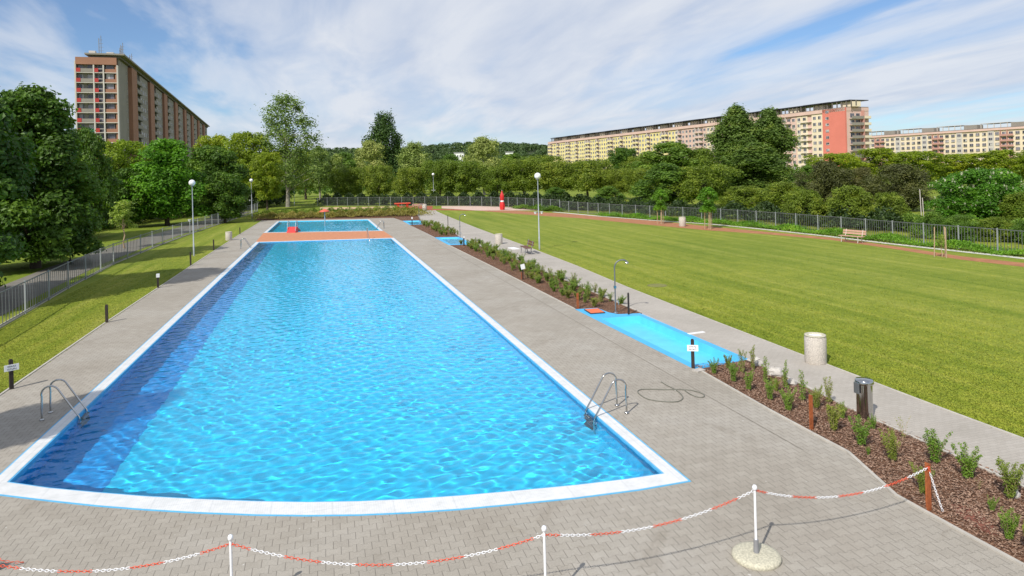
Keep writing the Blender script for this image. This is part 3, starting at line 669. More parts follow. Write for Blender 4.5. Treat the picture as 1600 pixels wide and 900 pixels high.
G_P = 'short dark posts along the left paving edge'
# boards face the paving; the words are too small to read in the photograph beyond two short lines
sign_post(G(18, 608), 'short dark post with a white two line sign on the left grass edge', 0.82, (0.34, 0.17, 0.60), 0.62, lines=(('ZÁKAZ', 0.615), ('VSTUPU', 0.54)), cat='sign', name='sign_post')
sign_post(G(167, 504), 'bare dark post on the paving edge, between the near sign and the small white sign', 0.72)
sign_post(G(247, 450), 'dark post with a small white plate on the left paving edge', 0.72, (0.16, 0.2, 0.66), 0.3, lines=(), cat='sign', name='sign_post')
sign_post(G(298, 415), 'bare dark post beside the foot of the tall left lamp', 0.9)
sign_post(G(334, 391), 'bare dark post on the paving edge, just before the left concrete bin', 0.85)
sign_post(G(375, 366), 'tiny dark post past the left concrete bin', 0.7)
sign_post(G(1083, 575), 'dark leaning post with a white two line sign at the near corner of the footbath', 0.80, (0.30, 0.17, 0.56), -0.45, -0.05, lines=(('ZÁKAZ', 0.58), ('SKOKŮ', 0.505)), cat='sign', name='sign_post')
sign_post(G(725, 384), 'dark post with a white cap at the middle footbath', 0.7, (0.1, 0.12, 0.66), 0.0, name='sign_post', cat='sign')
sign_post(G(644, 352), 'dark post with a white plate at the farthest footbath', 0.9, (0.14, 0.22, 0.8), 0.0, name='sign_post', cat='sign')
sign_post(G(700, 352), 'thin dark post beyond the middle footbath', 1.1, wd=0.03)
sign_post(W(11.35, 24.25), 'thin dark stake beside the shower at the tip of the bed', 0.85, wd=0.028)
t = sign_post(G(817, 437), 'small white plate on a short post in the dense planting', 0.75, name='sign_post', cat='sign', wd=0.025)
MB().box(-0.11, 0.11, -0.008, 0.008, -0.13, 0.13).obj('sign_board', M['whitepl'], t).matrix_local = Matrix.Translation((0, -0.05, 0.68)) @ Matrix.Rotation(radians(-12), 4, 'Y')
for q, lab, h in (((1268, 672), 'rusty orange steel post standing in the middle of the mulch bed', 0.72), ((1452, 798), 'rusty orange steel post holding the end of the barrier chain', 0.74), ((903, 482), 'rusty orange steel post at the near tip of the dense planting', 0.62), ((816, 436), 'small rusty steel post under the small white plate', 0.35)):
    g = G(*q); o = MB().box(-0.05, 0.05, -0.006, 0.006, 0, h).box(0.044, 0.05, 0.0065, 0.09, 0, h).obj('steel_post', M['corten'], None, (g[0], g[1], 0)); o.rotation_euler = (0, 0, 0.15)
    tag(o, lab, 'post')
def conc_bin(q, label, r=0.29, h=0.76, sx=1.0):
    g = G(*q) if len(q) == 2 else q[:2]
    t = thing('concrete_bin', label, 'litter bin', (g[0], g[1] + (r if len(q) == 2 else 0), 0.0), group='round pebble concrete litter bins')
    MB().lathe([(r * 0.94, 0), (r, 0.03), (r, h - 0.05), (r * 0.96, h)], 28).obj('body', M['concrete'], t)
    MB().lathe([(r * 0.70, h - 0.002), (r * 0.99, h + 0.004), (r * 0.97, h + 0.04), (r * 0.72, h + 0.045), (r * 0.66, h + 0.002)], 28).obj('rim', M['castconc'], t)
    MB().lathe([(0.0, h + 0.003), (r * 0.65, h + 0.006)], 20).obj('liner', M['white'], t)
    return t
conc_bin((1286, 571), 'large looking pebble concrete bin on the lawn edge nearest the camera')
conc_bin((357, 376), 'pebble concrete bin on the left grass strip')
conc_bin((781, 382), 'pebble concrete bin on the path next to the dark bench')
conc_bin((664, 329), 'pebble concrete bin beside the pale bench on the red play floor', 0.34, 0.95)
conc_bin((1069, 354), 'pebble concrete bin on the running track between two staked saplings', 0.32, 0.85)
# steel bin
g = G(1357, 655)
t = thing('steel_bin', 'tall stainless steel cylinder bin at the edge of the path', 'litter bin', (g[0], g[1] + 0.1, 0.008))
MB().lathe([(0.165, 0), (0.165, 0.74)], 28).obj('body', M['steel'], t)
MB().lathe([(0.12, 0.742), (0.19, 0.745), (0.195, 0.77), (0.185, 0.82), (0.17, 0.84), (0.02, 0.85)], 28).obj('lid', M['steel'], t)
MB().box(-0.215, -0.19, -0.07, 0.07, 0.55, 0.78).obj('ashtray', M['galv'], t)
# benches
def bench(loc, rz, label, wm, fm, L=1.7, backs=2):
    t = thing('park_bench', label, 'bench', loc, rz)
    b = MB()
    for k in range(4): b.box(-L / 2, L / 2, -0.22 + k * 0.115, -0.13 + k * 0.115, 0.43, 0.465)
    b.obj('seat', wm, t)
    b = MB(); R_ = Matrix.Translation((0, 0.27, 0.5)) @ Matrix.Rotation(radians(-12), 4, 'X')
    for k in range(backs): b.box(-L / 2, L / 2, 0, 0.035, 0.06 + k * 0.17, 0.19 + k * 0.17, R_)
    b.obj('backrest', wm, t)
    for s in (-1, 1):
        x = s * (L / 2 - 0.25); b = MB()
        b.tube([(x, -0.22, 0), (x, -0.18, 0.25), (x, -0.2, 0.41)], 0.028, 8).tube([(x, 0.28, 0), (x, 0.20, 0.25), (x, 0.22, 0.41), (x, 0.30, 0.6), (x, 0.36, 0.9)], 0.028, 8)
        b.box(x - 0.03, x + 0.03, -0.24, 0.26, 0.40, 0.428).obj('leg', fm, t)
    return t
bench((*W(13.55, 45.6), 0.008), -pi / 2 - 0.05, 'dark wooden bench with grey legs on the path, back to the lawn', M['wood'], M['greypl'])
bench((*W(37.2, 41.7), 0.0), -pi / 2 + 0.2, 'pale pinkish bench on the running track before the right fence', M['pinkwood'], M['concrete'], 1.8)
g = G(654, 327)
bench((g[0], g[1], 0.01), 0.1, 'pale bench with dark legs on the red play floor', M['pinkwood'], M['dark'], 1.9)
g = G(629, 327.5)
t = thing('picnic_table', 'bright red picnic table on the play floor by the back fence', 'table', (g[0], g[1], 0.01), 0.1)
MB().box(-1.25, 1.25, -0.4, 0.4, 0.92, 1.08).obj('table_top', M['redpl'], t)
for s in (-1, 1): MB().box(s * 0.75 - 0.16, s * 0.75 + 0.16, -0.28, 0.28, 0, 0.918).obj('leg', M['red'], t)
# folded red parasol
g = G(785, 328)
t = thing('closed_parasol', 'tall bright red folded parasol standing by the back fence', 'parasol', (g[0], g[1], 0.01))
prof = [(0.30, 0.02), (0.34, 0.25), (0.36, 0.6), (0.32, 0.9), (0.24, 1.2), (0.20, 1.4), (0.25, 1.65), (0.28, 1.95), (0.22, 2.3), (0.10, 2.6), (0.03, 2.85)]
seg = 28; vs = []; 
for r, z in prof:
    for k in range(seg):
        a = 2 * pi * k / seg; rr = r * (1 + 0.13 * cos(8 * a)) ; vs.append((rr * cos(a) * 1.0, rr * sin(a), z))
MB().add(vs, [(i * seg + k, i * seg + (k + 1) % seg, (i + 1) * seg + (k + 1) % seg, (i + 1) * seg + k) for i in range(len(prof) - 1) for k in range(seg)], True).obj('canopy', M['red'], t)
MB().tube([(0, 0, 0), (0, 0, 2.95)], 0.03, 8).obj('pole', M['white'], t)
MB().lathe([(0.235, 1.16), (0.27, 1.2), (0.245, 1.36), (0.21, 1.38)], 20).obj('strap', M['white'], t)
# water mushroom in the small pool
t = thing('water_mushroom', 'red water mushroom on a pole in the small far pool', 'fountain', (*W(0.35, 83.5), -0.9))
MB().tube([(0, 0, 0), (0, 0, 2.55)], 0.055, 10).obj('pole', M['polegrey'], t)
MB().lathe([(0.60, 2.44), (0.62, 2.47), (0.42, 2.62), (0.12, 2.74), (0.02, 2.78)], 24, (0, 0, 0)).obj('cap', mat('faded_red', (0.62, 0.12, 0.07), 0.5), t)
# red slide
t = thing('small_slide', 'small red children slide with two rails at the edge of the far pool', 'slide', (*W(-3.0, 74.2), 0.01), -0.3)
MB().add([(-0.45, -0.35, 0), (0.45, -0.35, 0), (0.45, 0.1, 0.55), (-0.45, 0.1, 0.55), (-0.45, 0.5, 0.55), (0.45, 0.5, 0.55), (-0.45, 0.5, 0), (0.45, 0.5, 0)], [(0, 1, 2, 3), (3, 2, 5, 4), (0, 3, 4, 6), (1, 7, 5, 2), (4, 5, 7, 6)]).obj('steps', M['red'], t)
MB().add([(-0.3, 0.5, 0.5), (0.3, 0.5, 0.5), (0.3, 1.7, -0.02), (-0.3, 1.7, -0.02), (-0.3, 0.5, 0.62), (-0.3, 1.7, 0.1), (0.3, 0.5, 0.62), (0.3, 1.7, 0.1)], [(0, 1, 2, 3), (0, 3, 5, 4), (1, 6, 7, 2)]).obj('chute', M['redpl'], t)
for s in (-1, 1): MB().tube([(s * 0.42, -0.2, 0.1), (s * 0.42, -0.1, 0.9), (s * 0.42, 0.1, 1.15), (s * 0.42, 0.4, 1.1), (s * 0.42, 0.5, 0.5)], 0.03, 8).obj('rail', M['polegrey'], t)
# shower
g = G(962, 489)
t = thing('shower', 'slim curved steel outdoor shower beside the nearest footbath', 'shower', (g[0], g[1], 0.012), -0.2)
pts = [(0, 0, 0), (0, 0, 1.7)] + [(0.30 - 0.30 * cos(a), 0, 1.75 + 0.30 * sin(a)) for a in [i * pi * 0.72 / 8 for i in range(9)]]
MB().tube(pts, 0.026, 10).obj('pipe', M['galv'], t)
MB().lathe([(0.07, -0.05), (0.06, 0.0), (0.02, 0.03)], 14, (pts[-1][0], 0, pts[-1][2] - 0.03)).obj('shower_head', M['steel'], t)
MB().lathe([(0.09, 0), (0.09, 0.015), (0.04, 0.03)], 14).obj('base_plate', M['steel'], t)
MB().box(-0.045, 0.045, -0.05, 0.05, 0.95, 1.05).obj('push_valve', M['steel'], t)
MB().tube([(0, 0, 0.45), (0.12, 0.02, 0.45), (0.13, 0.02, 0.3)], 0.015, 8).obj('foot_tap', M['steel'], t)
for q, lab in (((719, 372), 'thin steel shower at the middle footbath'), ((655, 346), 'thin steel shower at the farthest footbath')):
    c = copy_tree(t); g = G(*q); c.location = (g[0], g[1], 0.012); c['label'] = lab
for o in [o for o in COL.objects if o.name.startswith('shower') and not o.parent]: o['group'] = 'outdoor showers at the footbaths'
# hose
hp = [(1033, 597.5), (1042, 603), (1055, 609.5), (1064, 616), (1068, 623), (1063, 627.5), (1055, 629), (1043, 629), (1032, 628), (1020, 626.5), (1010, 624), (1000, 618), (995, 612), (1002, 609), (1020, 609), (1040, 610), (1060, 609.5), (1077, 610), (1090, 613), (1100, 617), (1101, 621), (1094, 622.5), (1085, 620), (1077, 616), (1070, 611)]
def smooth(pts, it=2):
    for _ in range(it):
        q = [pts[0]]
        for a, b_ in zip(pts[:-1], pts[1:]):
            q += [tuple(0.75 * u + 0.25 * v for u, v in zip(a, b_)), tuple(0.25 * u + 0.75 * v for u, v in zip(a, b_))]
        pts = q + [pts[-1]]
    return pts
tag(MB().tube([(p[0], p[1], 0.017) for p in smooth([G(*q) for q in hp], 2)], 0.0125, 6).obj('garden_hose', M['hose']), 'thin grey hose lying in loops on the paving', 'hose')
slab('white_board', 'white board lying on the path beyond the nearest footbath', 'board', (*G(1088, 521), 0.009), 0.62, 0.14, 0.02, M['white'], 0.1)
slab('white_board', 'white slab lying between the path bin and the dark bench', 'board', (*W(13.6, 49.0), 0.009), 0.5, 1.1, 0.05, M['white'], 0.1)
slab('stone_slab', 'pale stone slab at the foot of the leaning sign post', 'slab', (*G(1092, 580), 0.006), 0.3, 0.22, 0.04, M['rock'], 0.3)
M['castiron'] = mat('worn_iron', (0.14, 0.13, 0.08), 0.9)
g = G(1027, 446)
t = thing('manhole_cover', 'dull manhole cover sunk in the lawn', 'manhole', (g[0], g[1], 0.0))
MB().lathe([(0.0, 0.004), (0.42, 0.004), (0.44, 0.0)], 24).obj('cover', mat('worn_soil', (0.19, 0.19, 0.06), 0.95), t)
MB().lathe([(0.425, 0.003), (0.43, 0.008), (0.45, 0.008), (0.46, 0.0)], 24).obj('ring', M['castiron'], t)
rng = random.Random(5)
def rock(loc, s, label):
    b = MB(); vs = []; n, m_ = 9, 6
    for i in range(m_ + 1):
        for k in range(n):
            a = 2 * pi * k / n; e = -pi / 2 + pi * i / m_; rr = s * (1 + rng.uniform(-.22, .22)); vs.append((rr * cos(e) * cos(a) * 1.25, rr * cos(e) * sin(a), rr * sin(e) * 0.75))
    b.add(vs, [(i * n + k, i * n + (k + 1) % n, (i + 1) * n + (k + 1) % n, (i + 1) * n + k) for i in range(m_) for k in range(n)])
    o = b.obj('rock', M['rock'], None, (loc[0], loc[1], s * 0.35)); o.rotation_euler = (0, 0, rng.uniform(0, 6)); tag(o, label, 'rock', 'pale rocks edging the mulch bed')
for q, s, lab in (((1178, 566), .16, 'pale rock at the tip of the mulch bed, nearest the footbath'), ((1185, 571), .12, 'small pale rock just below the first rock of the bed'), ((1212, 586), .19, 'broad pale rock halfway between the footbath and the steel bin'), ((1206, 581), .12, 'small pale rock touching the broad one'), ((1237, 600), .13, 'pale rock nearest the steel bin'), ((1584, 775), .1, 'small light stone by the last shrub at the path')):
    rock(G(*q), s, lab)
o = MB().poly([[G(*p) for p in ((1485, 788), (1500, 790), (1530, 800), (1556, 825), (1560, 838), (1545, 835), (1520, 822), (1495, 803))]], 0.008).obj('bare_red_soil', M['redsoil']); struct(o)
# tall white pole by the right park
g = P(1441, 56)
t = thing('flag_pole', 'pair of slim white poles behind the right fence', 'pole', (g[0], g[1], 0))
MB().tube([(0, 0, 0), (-0.15, 0, 3.3)], 0.032, 8).obj('pole', M['concrete'], t); MB().tube([(0.35, 0.1, 0), (0.2, 0.1, 2.6)], 0.032, 8).obj('pole', M['concrete'], t)
# old lamp in the park
g = G(110, 413)
t = thing('park_post', 'dark slim post with a cone foot in the park left of the fence', 'post', (g[0], g[1], 0))
MB().tube([(0, 0, 0.3), (0, 0, 1.95)], 0.04, 8).obj('pole', M['bark'], t); MB().lathe([(0.26, 0), (0.2, 0.12), (0.06, 0.35)], 14).obj('foot', M['dark'], t)

# ------------------------------------------------------------------ chain barrier
def stanchion(base, label, base_disc=True, rz=0):
    t = thing('chain_post', label, 'barrier post', (base[0], base[1], 0.006), rz, 'white posts of the chain barrier')
    MB().lathe([(0.33, 0), (0.34, 0.03), (0.32, 0.06), (0.26, 0.075), (0.0, 0.08)], 32, (0, 0, 0)).obj('base', M['castconc'], t)
    MB().tube([(0, 0, 0.075), (0, 0, 0.26)], [0.040, 0.034], 12).obj('socket', M['greypl'], t)
    MB().tube([(0, 0, 0.26), (0, 0, 0.98)], 0.0175, 10).obj('pole', M['whitepl'], t)
    MB().lathe([(0.02, 0.97), (0.032, 0.975), (0.034, 1.01), (0.022, 1.035), (0.004, 1.04)], 14).obj('cap', M['whitepl'], t)
    return t
s0 = G(360, 836, 1.04); s1 = G(850, 822, 1.04); s2 = G(1173, 762, 1.04)
stanchion(s0, 'white barrier post at the bottom edge, left of the middle')
stanchion(s1, 'white barrier post at the bottom edge, right of the middle')
s2 = G(1182, 872)
stanchion(s2, 'white barrier post on a round concrete base at the bottom right')
sL = W(-5.05, 9.75)
stanchion(sL, 'white barrier post just outside the bottom left corner')
def link_geo(b, c, t, flip, L=0.052, W=0.030, r=0.0042):
    """one oval chain link centred on c with its long axis along t"""
    t = t.normalized(); s = t.cross(Vector((0, 0, 1))).normalized(); u = s.cross(t)
    a = (s + u).normalized() if flip else (s - u).normalized()
    pts = []
    for k in range(10):
        q = 2 * pi * k / 10; pts.append(c + t * (cos(q) * L / 2) + a * (sin(q) * W / 2))
    pts.append(pts[0]); b.tube(pts, r, 5, False)
def chain(A, B, sag, label, red0=0.1, band=0.46):
    A, B = Vector(A), Vector(B); t0 = thing('barrier_chain', label, 'chain', tuple(A), 0, 'red and white barrier chains'); N_ = 400
    P_ = []
    for i in range(N_ + 1):
        f = i / N_; p = A.lerp(B, f); p.z -= sag * 4 * f * (1 - f); P_.append(p - A)
    acc = 0.0; s = 0.0; band_i = 0; b = MB(); pitch = 0.040; nxt = 0.0; flip = False
    lim = red0; col = 1
    for i in range(1, N_ + 1):
        d = (P_[i] - P_[i - 1]); s += d.length
        while nxt <= s:
            link_geo(b, P_[i], d, flip); flip = not flip; nxt += pitch
            if nxt > lim:
                b.obj('red_links' if col else 'white_links', M['redpl' if col else 'whitepl'], t0); b = MB(); col = 1 - col; lim += band
    if b.v: b.obj('red_links' if col else 'white_links', M['redpl' if col else 'whitepl'], t0)
    return t0
def at(s, z, dx=0): return (s[0] + dx, s[1], z)
chain(at(sL, 0.93), at(s0, 0.93), 0.30, 'red and white chain hanging at the bottom left corner', 0.12)
chain(at(s0, 0.93), at(s1, 0.93), 0.33, 'red and white chain across the bottom middle', 0.25)
chain(at(s1, 0.93), at(s2, 0.97), 0.20, 'red and white chain reaching the post with the round base', 0.20)
e = G(1450, 733, 0.70)
cp = G(1452, 798)
chain(at(s2, 0.97), (cp[0] - 0.03, cp[1] - 0.03, 0.71), 0.26, 'red and white chain from the round based post to the rusty post', 0.22)
chain((cp[0] - 0.04, cp[1] - 0.05, 0.70), (cp[0] + 0.14, cp[1] - 0.12, 0.03), 0.02, 'loose white chain end hanging down the rusty post', 0.04, 0.9)
q = G(0, 878, 0.3); q2 = G(22, 886, 0.3)
# a spare length lying on a low block in the corner
t = thing('spare_chain_block', 'dark block with red chain links lying in the bottom left corner', 'block', (*G(-14, 892), 0.006))
MB().lathe([(0.10, 0), (0.11, 0.10), (0.08, 0.14), (0.01, 0.15)], 16).obj('block', M['dark'], t)
b = MB()
for i in range(13):
    f = i / 12; link_geo(b, Vector((-0.25 + 0.62 * f, 0.02 + 0.05 * sin(7 * f), 0.165 - 0.14 * max(0, f - 0.55) / 0.45 * 1.0)), Vector((1, 0.3 * cos(7 * f), -0.2)), i % 2 == 0)
b.obj('red_links', M['redpl'], t)
# ------------------------------------------------------------------ vegetation
def rand_unit(r, n):
    v = r.normal(size=(n, 3)); return v / np.linalg.norm(v, axis=1, keepdims=True)
def leaf_cards(C, Nrm, size, r, aspect=0.62, jit=0.35):
    """diamond leaf faces at C facing roughly Nrm"""
    n = len(C); t = np.cross(Nrm, rand_unit(r, n)); t /= np.linalg.norm(t, axis=1, keepdims=True) + 1e-9; b = np.cross(Nrm, t)
    s = (size * (1 + jit * (r.random(n) * 2 - 1)))[:, None]
    fold = Nrm * s * 0.10
    V = np.stack([C - t * s * 0.5, C + b * s * 0.5 * aspect + fold, C + t * s * 0.5, C - b * s * 0.5 * aspect + fold], 1).reshape(-1, 3)
    return V, np.arange(n * 4).reshape(n, 4)
def crown_points(lobes, n, r, shell=0.45, rag=0.18):
    L = np.array(lobes); wts = (L[:, 3] * L[:, 4] + L[:, 4] * L[:, 5]) ** 1.0; wts /= wts.sum()
    idx = r.choice(len(L), n, p=wts); d = rand_unit(r, n)
    d[:, 2] = np.where(d[:, 2] < -0.7, -d[:, 2] * 0.6, d[:, 2]); d /= np.linalg.norm(d, axis=1, keepdims=True)
    rad = 1.03 - shell * r.random(n) ** 1.4 + rag * np.abs(r.normal(size=n)) * (r.random(n) < 0.35)
    # small bumps on each lobe
    ph = idx * 1.7; bump = 1 + 0.13 * np.sin(7 * d[:, 0] + ph) * np.sin(7 * d[:, 1] + 2 * ph) + 0.08 * np.sin(15 * d[:, 2] + ph)
    C = L[idx, :3] + d * L[idx, 3:6] * (rad * bump)[:, None]
    Nn = d * 1.0 + rand_unit(r, n) * 0.75 + np.array([0, 0, 0.25]); Nn /= np.linalg.norm(Nn, axis=1, keepdims=True)
    return C, Nn
ENV = {
    'tall': lambda h: min(1.0, (1.02 - h) * 1.9) ** 0.75 * (0.75 + 0.25 * cos(9 * h)),
    'round': lambda h: (max(0, 1 - ((h - 0.45) / 0.57) ** 2)) ** 0.5,
    'ovate': lambda h: (max(0, 1 - ((h - 0.36) / 0.66) ** 2)) ** 0.6 * (1 - 0.18 * h),
    'column': lambda h: min(1, (1 - h) * 3.2) ** 0.6 * min(1, 0.6 + h * 1.6),
    'spread': lambda h: (max(0, 1 - ((h - 0.55) / 0.62) ** 2)) ** 0.4,
    'cone': lambda h: (1 - h) ** 0.75 * 0.95 + 0.05,
    'shrub': lambda h: (max(0, 1 - (h / 1.03) ** 2)) ** 0.5,
}
PROTO = {}
def tree_proto(kind, env, leaf, bark, nlobes, lobe_r, nleaf, size, h0, seed, shell=0.5, H=10.0, R=4.0, rag=0.18, limbs=7, trunk_r=0.16, flower=0, gap=0.0, aspect=0.62, vert=1.0):
    """unit tree: height H, radius R; returns (crown mesh, trunk mesh[, blossom mesh])"""
    r = np.random.default_rng(seed); ef = ENV[env]; lobes = []
    zc0 = H * h0; ch = H - zc0
    for i in range(nlobes):
        hf = (i + 0.5) / nlobes * 0.96 + r.uniform(-0.03, 0.03); hf = min(max(hf, 0.02), 0.97); er = ef(hf) * R
        a = i * 2.39996 + r.uniform(-0.5, 0.5); lr = lobe_r * R * r.uniform(0.7, 1.25) * (0.65 + 0.35 * ef(hf))
        rr = max(0.0, er - lr * 0.85) * (r.uniform(0.55, 1.05) if r.random() < 0.7 else r.uniform(0, 0.55))
        z = zc0 + hf * ch
        z = min(z, H - lr * 0.75); z = max(z, zc0 + lr * 0.5)
        lobes.append((rr * cos(a), rr * sin(a), z, lr * r.uniform(0.9, 1.2), lr * r.uniform(0.9, 1.2), lr * r.uniform(0.7, 0.95) * vert))
    C, Nn = crown_points(lobes, nleaf, r, shell, rag)
    if gap:
        f = np.sin(C[:, 0] * 1.9 + seed) * np.sin(C[:, 1] * 2.1) + np.sin(C[:, 2] * 1.7 + seed) * 0.7; keep = f > (-1.2 + gap); C, Nn = C[keep], Nn[keep]
    V, q = leaf_cards(C, Nn, size, r, aspect); me = quads_mesh('crown', V, q, LF[leaf])
    b = MB(); rt = trunk_r
    top = zc0 + ch * 0.72; sway = [(0, 0, 0)] + [(r.uniform(-.12, .12), r.uniform(-.12, .12), top * i / 6) for i in range(1, 7)]
    b.tube(sway, [rt * 1.5, rt * 1.05, rt * 0.92, rt * 0.8, rt * 0.6, rt * 0.4, rt * 0.15], 9)
    order = sorted(range(nlobes), key=lambda i: -lobes[i][3])[:limbs]
    for i in order:
        lx, ly, lz = lobes[i][:3]; z0 = max(zc0 * 0.75, min(lz - hypot(lx, ly) * 0.7, top * 0.9)); 
        p0 = Vector((0, 0, z0)); p3 = Vector((lx, ly, lz)); m1 = p0.lerp(p3, 0.4) + Vector((r.uniform(-.1, .1), r.uniform(-.1, .1), 0.1 * R * 0.3)); m2 = p0.lerp(p3, 0.75) + Vector((r.uniform(-.15, .15), r.uniform(-.15, .15), 0.1))
        b.tube([p0, m1, m2, p3], [rt * 0.5, rt * 0.35, rt * 0.2, rt * 0.06], 6)
    tm = b.mesh('trunk', M[bark]); fl = None
    if flower:
        C, Nn = crown_points(lobes, flower, r, 0.06, 0.0); up = C[:, 2] > zc0; C = C[up]
        C = C[C[:, 2] > np.median(C[:, 2]) - 2.4]; Nn = rand_unit(r, len(C)); Vs = []; 
        k = 7; CC = np.repeat(C, k, 0); CC[:, 2] += np.tile(np.linspace(0, 0.30, k), len(C)); NN = rand_unit(r, len(CC)); V, q = leaf_cards(CC, NN, 0.17, r, 0.9); fl = quads_mesh('blossom', V, q, LF['flower'])
    PROTO.setdefault(kind, []).append((me, tm, fl, H, R))
for s in (1, 2):
    tree_proto('maple_dark', 'ovate', 'maple_dark', 'bark', 95, 0.22, 60000, 0.27, 0.06, 10 + s, H=13, R=4.6, trunk_r=0.22, limbs=12)
for s in (1, 2):
    tree_proto('maple_far', 'round', 'maple_dark', 'bark', 60, 0.26, 18000, 0.32, 0.10, 20 + s)
    tree_proto('maple_bright', 'ovate', 'maple_bright', 'bark', 70, 0.25, 20000, 0.28, 0.10, 30 + s)
    tree_proto('robinia', 'spread', 'robinia', 'bark', 60, 0.22, 15000, 0.30, 0.2, 40 + s, gap=0.35)
    tree_proto('sage', 'ovate', 'sage', 'palebark', 40, 0.26, 13000, 0.28, 0.15, 60 + s, rag=0.3, gap=0.2)
    tree_proto('mid', 'ovate', 'mid', 'bark', 64, 0.24, 18000, 0.28, 0.08, 90 + s)
for s in (1, 2, 3):
    tree_proto('olive', 'spread', 'olive', 'bark', 56, 0.22, 15000, 0.28, 0.22, 50 + s, H=8, R=5.2, gap=0.15, trunk_r=0.2)
tree_proto('poplar', 'ovate', 'poplar', 'palebark', 84, 0.20, 15000, 0.32, 0.16, 70, H=20, R=5.6, shell=0.9, rag=0.5, gap=0.35, limbs=30, trunk_r=0.22, vert=1.5)
tree_proto('birch', 'column', 'poplar', 'palebark', 26, 0.34, 6000, 0.26, 0.25, 73, H=10, R=2.4, rag=0.35, gap=0.5)
tree_proto('poplar_dark', 'round', 'poplar_dark', 'bark', 46, 0.32, 15000, 0.42, 0.05, 74, H=18, R=4.6, rag=0.2, vert=1.9, shell=0.6)
tree_proto('tall_dark', 'tall', 'tall_green', 'bark', 120, 0.22, 42000, 0.32, 0.02, 76, H=18, R=4.6, rag=0.3, vert=1.7, shell=0.6)
tree_proto('tall_dark', 'tall', 'tall_green', 'bark', 120, 0.22, 42000, 0.32, 0.02, 77, H=18, R=4.6, rag=0.3, vert=1.7, shell=0.6)
for s in (1, 2): tree_proto('brown', 'round', 'brown', 'bark', 60, 0.24, 20000, 0.26, 0.05, 80 + s, H=8, R=5, rag=0.15)
tree_proto('chestnut', 'round', 'chestnut', 'bark', 90, 0.19, 26000, 0.26, 0.05, 84, H=8, R=5.2, shell=0.3, flower=420)
for s in (1, 2): tree_proto('bush', 'shrub', 'olive', 'bark', 60, 0.22, 14000, 0.20, 0.03, 86 + s, H=5, R=3.4, gap=0.1)
for s in (1, 2): tree_proto('bush_green', 'shrub', 'mid', 'bark', 60, 0.22, 12000, 0.20, 0.03, 88 + s, H=5, R=3.4, gap=0.1)
tree_proto('young', 'ovate', 'young', 'stake', 18, 0.32, 2200, 0.16, 0.42, 95, H=4.6, R=1.2, rag=0.35, gap=0.5, trunk_r=0.045, limbs=9)
tree_proto('sapling', 'ovate', 'maple_bright', 'stake', 16, 0.36, 2600, 0.14, 0.38, 96, H=3.6, R=0.95, rag=0.2, trunk_r=0.04)
_cnt = {}
_rt = random.Random(11)
def plant(kind, x, depth, top, width, label, cat='tree', group=None, xy=None, name=None, tall=None):
    X, Y = xy if xy else P(x, depth)
    lst = PROTO[kind]; i = _cnt.get(kind, 0); _cnt[kind] = i + 1; me, tm, fl, H, R = lst[i % len(lst)]
    h = tall or height_at(X, Y, top); dd = Vector((X, Y, 0)).dot(Vector((CF.x, CF.y, 0)).normalized()); wd = width / F * dd if xy is None or width > 14 else width
    t = thing(name or ('tree' if cat == 'tree' else 'bush'), label, cat, (X, Y, -0.05), _rt.uniform(0, 6.28), group)
    t.scale = (wd / 2 / R, wd / 2 / R, h / H)
    link_mesh('crown', me, t); link_mesh('trunk', tm, t)
    if fl: link_mesh('blossom', fl, t)
    return t
GL = 'park trees beyond the left fence'; GB = 'trees in the belt behind the back fence'; GR = 'trees and bushes behind the right fence'
plant('maple_dark', 56, 46, 133, 235, 'large dark leafy maple at the left, its trunk beside the park path', group=GL)
plant('maple_dark', 0, 0, 0, 10.5, 'dark tree cut by the left picture edge', group=GL, xy=(-17.6, 37.0), tall=13)
plant('maple_dark', 0, 0, 0, 9.5, 'shading maple outside the left frame, second from the near fence', group=GL, xy=(-23.5, 28), tall=12.5)
plant('maple_dark', 0, 0, 0, 10, 'shading maple outside the left frame deeper in the park', group=GL, xy=(-27, 47), tall=13)
plant('maple_dark', 0, 0, 0, 7.0, 'shading maple outside the left frame by the near fence', group=GL, xy=(-20.5, 23.5), tall=9)
plant('maple_dark', 0, 0, 0, 4.6, 'broad shading maple outside the left frame beyond the near ladder', group=GL, xy=(-13.4, 12.6), tall=11.0)
plant('maple_far', 138, 66, 200, 78, 'dark tree filling the gap between the big maple and the tower block', group=GL)
plant('maple_far', 10, 62, 200, 170, 'dark crown low behind the big left maple', group=GL)
plant('maple_far', 118, 70, 240, 130, 'dark crown behind the slim park post', group=GL)
plant('robinia', 192, 100, 220, 112, 'yellow green tree in front of the end wall of the tower block', group=GL)
plant('maple_bright', 262, 86, 217, 138, 'fresh green maple behind the globe lamp nearest the left fence', group=GL)
plant('maple_far', 205, 84, 262, 90, 'low dark crown behind the pale young tree', group=GL)
plant('maple_far', 335, 98, 228, 105, 'dark green tree between the fresh green maple and the olive ones', group=GL)
plant('robinia', 345, 135, 212, 80, 'olive yellow tree at the far end of the tower block', group=GL)
plant('robinia', 388, 130, 207, 90, 'tallest olive yellow tree left of the airy poplar', group=GL)
plant('maple_far', 352, 88, 268, 80, 'low dark tree over the far part of the left fence', group=GL)
plant('robinia', 418, 120, 238, 64, 'bright yellow green tree behind the second lamp', group=GL)
plant('maple_far', 432, 150, 262, 60, 'dark low tree behind the far end of the left fence', group=GL)
plant('maple_far', -20, 84, 250, 130, 'shady tree deep in the park at the left picture edge', group=GL)
plant('maple_far', 66, 96, 250, 110, 'shady tree deep in the park behind the big left trunk', group=GL)
plant('maple_far', 160, 108, 258, 100, 'shady tree deep in the park behind the pale young tree', group=GL)
plant('mid', 300, 118, 246, 90, 'green tree deep in the park behind the tall left lamp', group=GL)
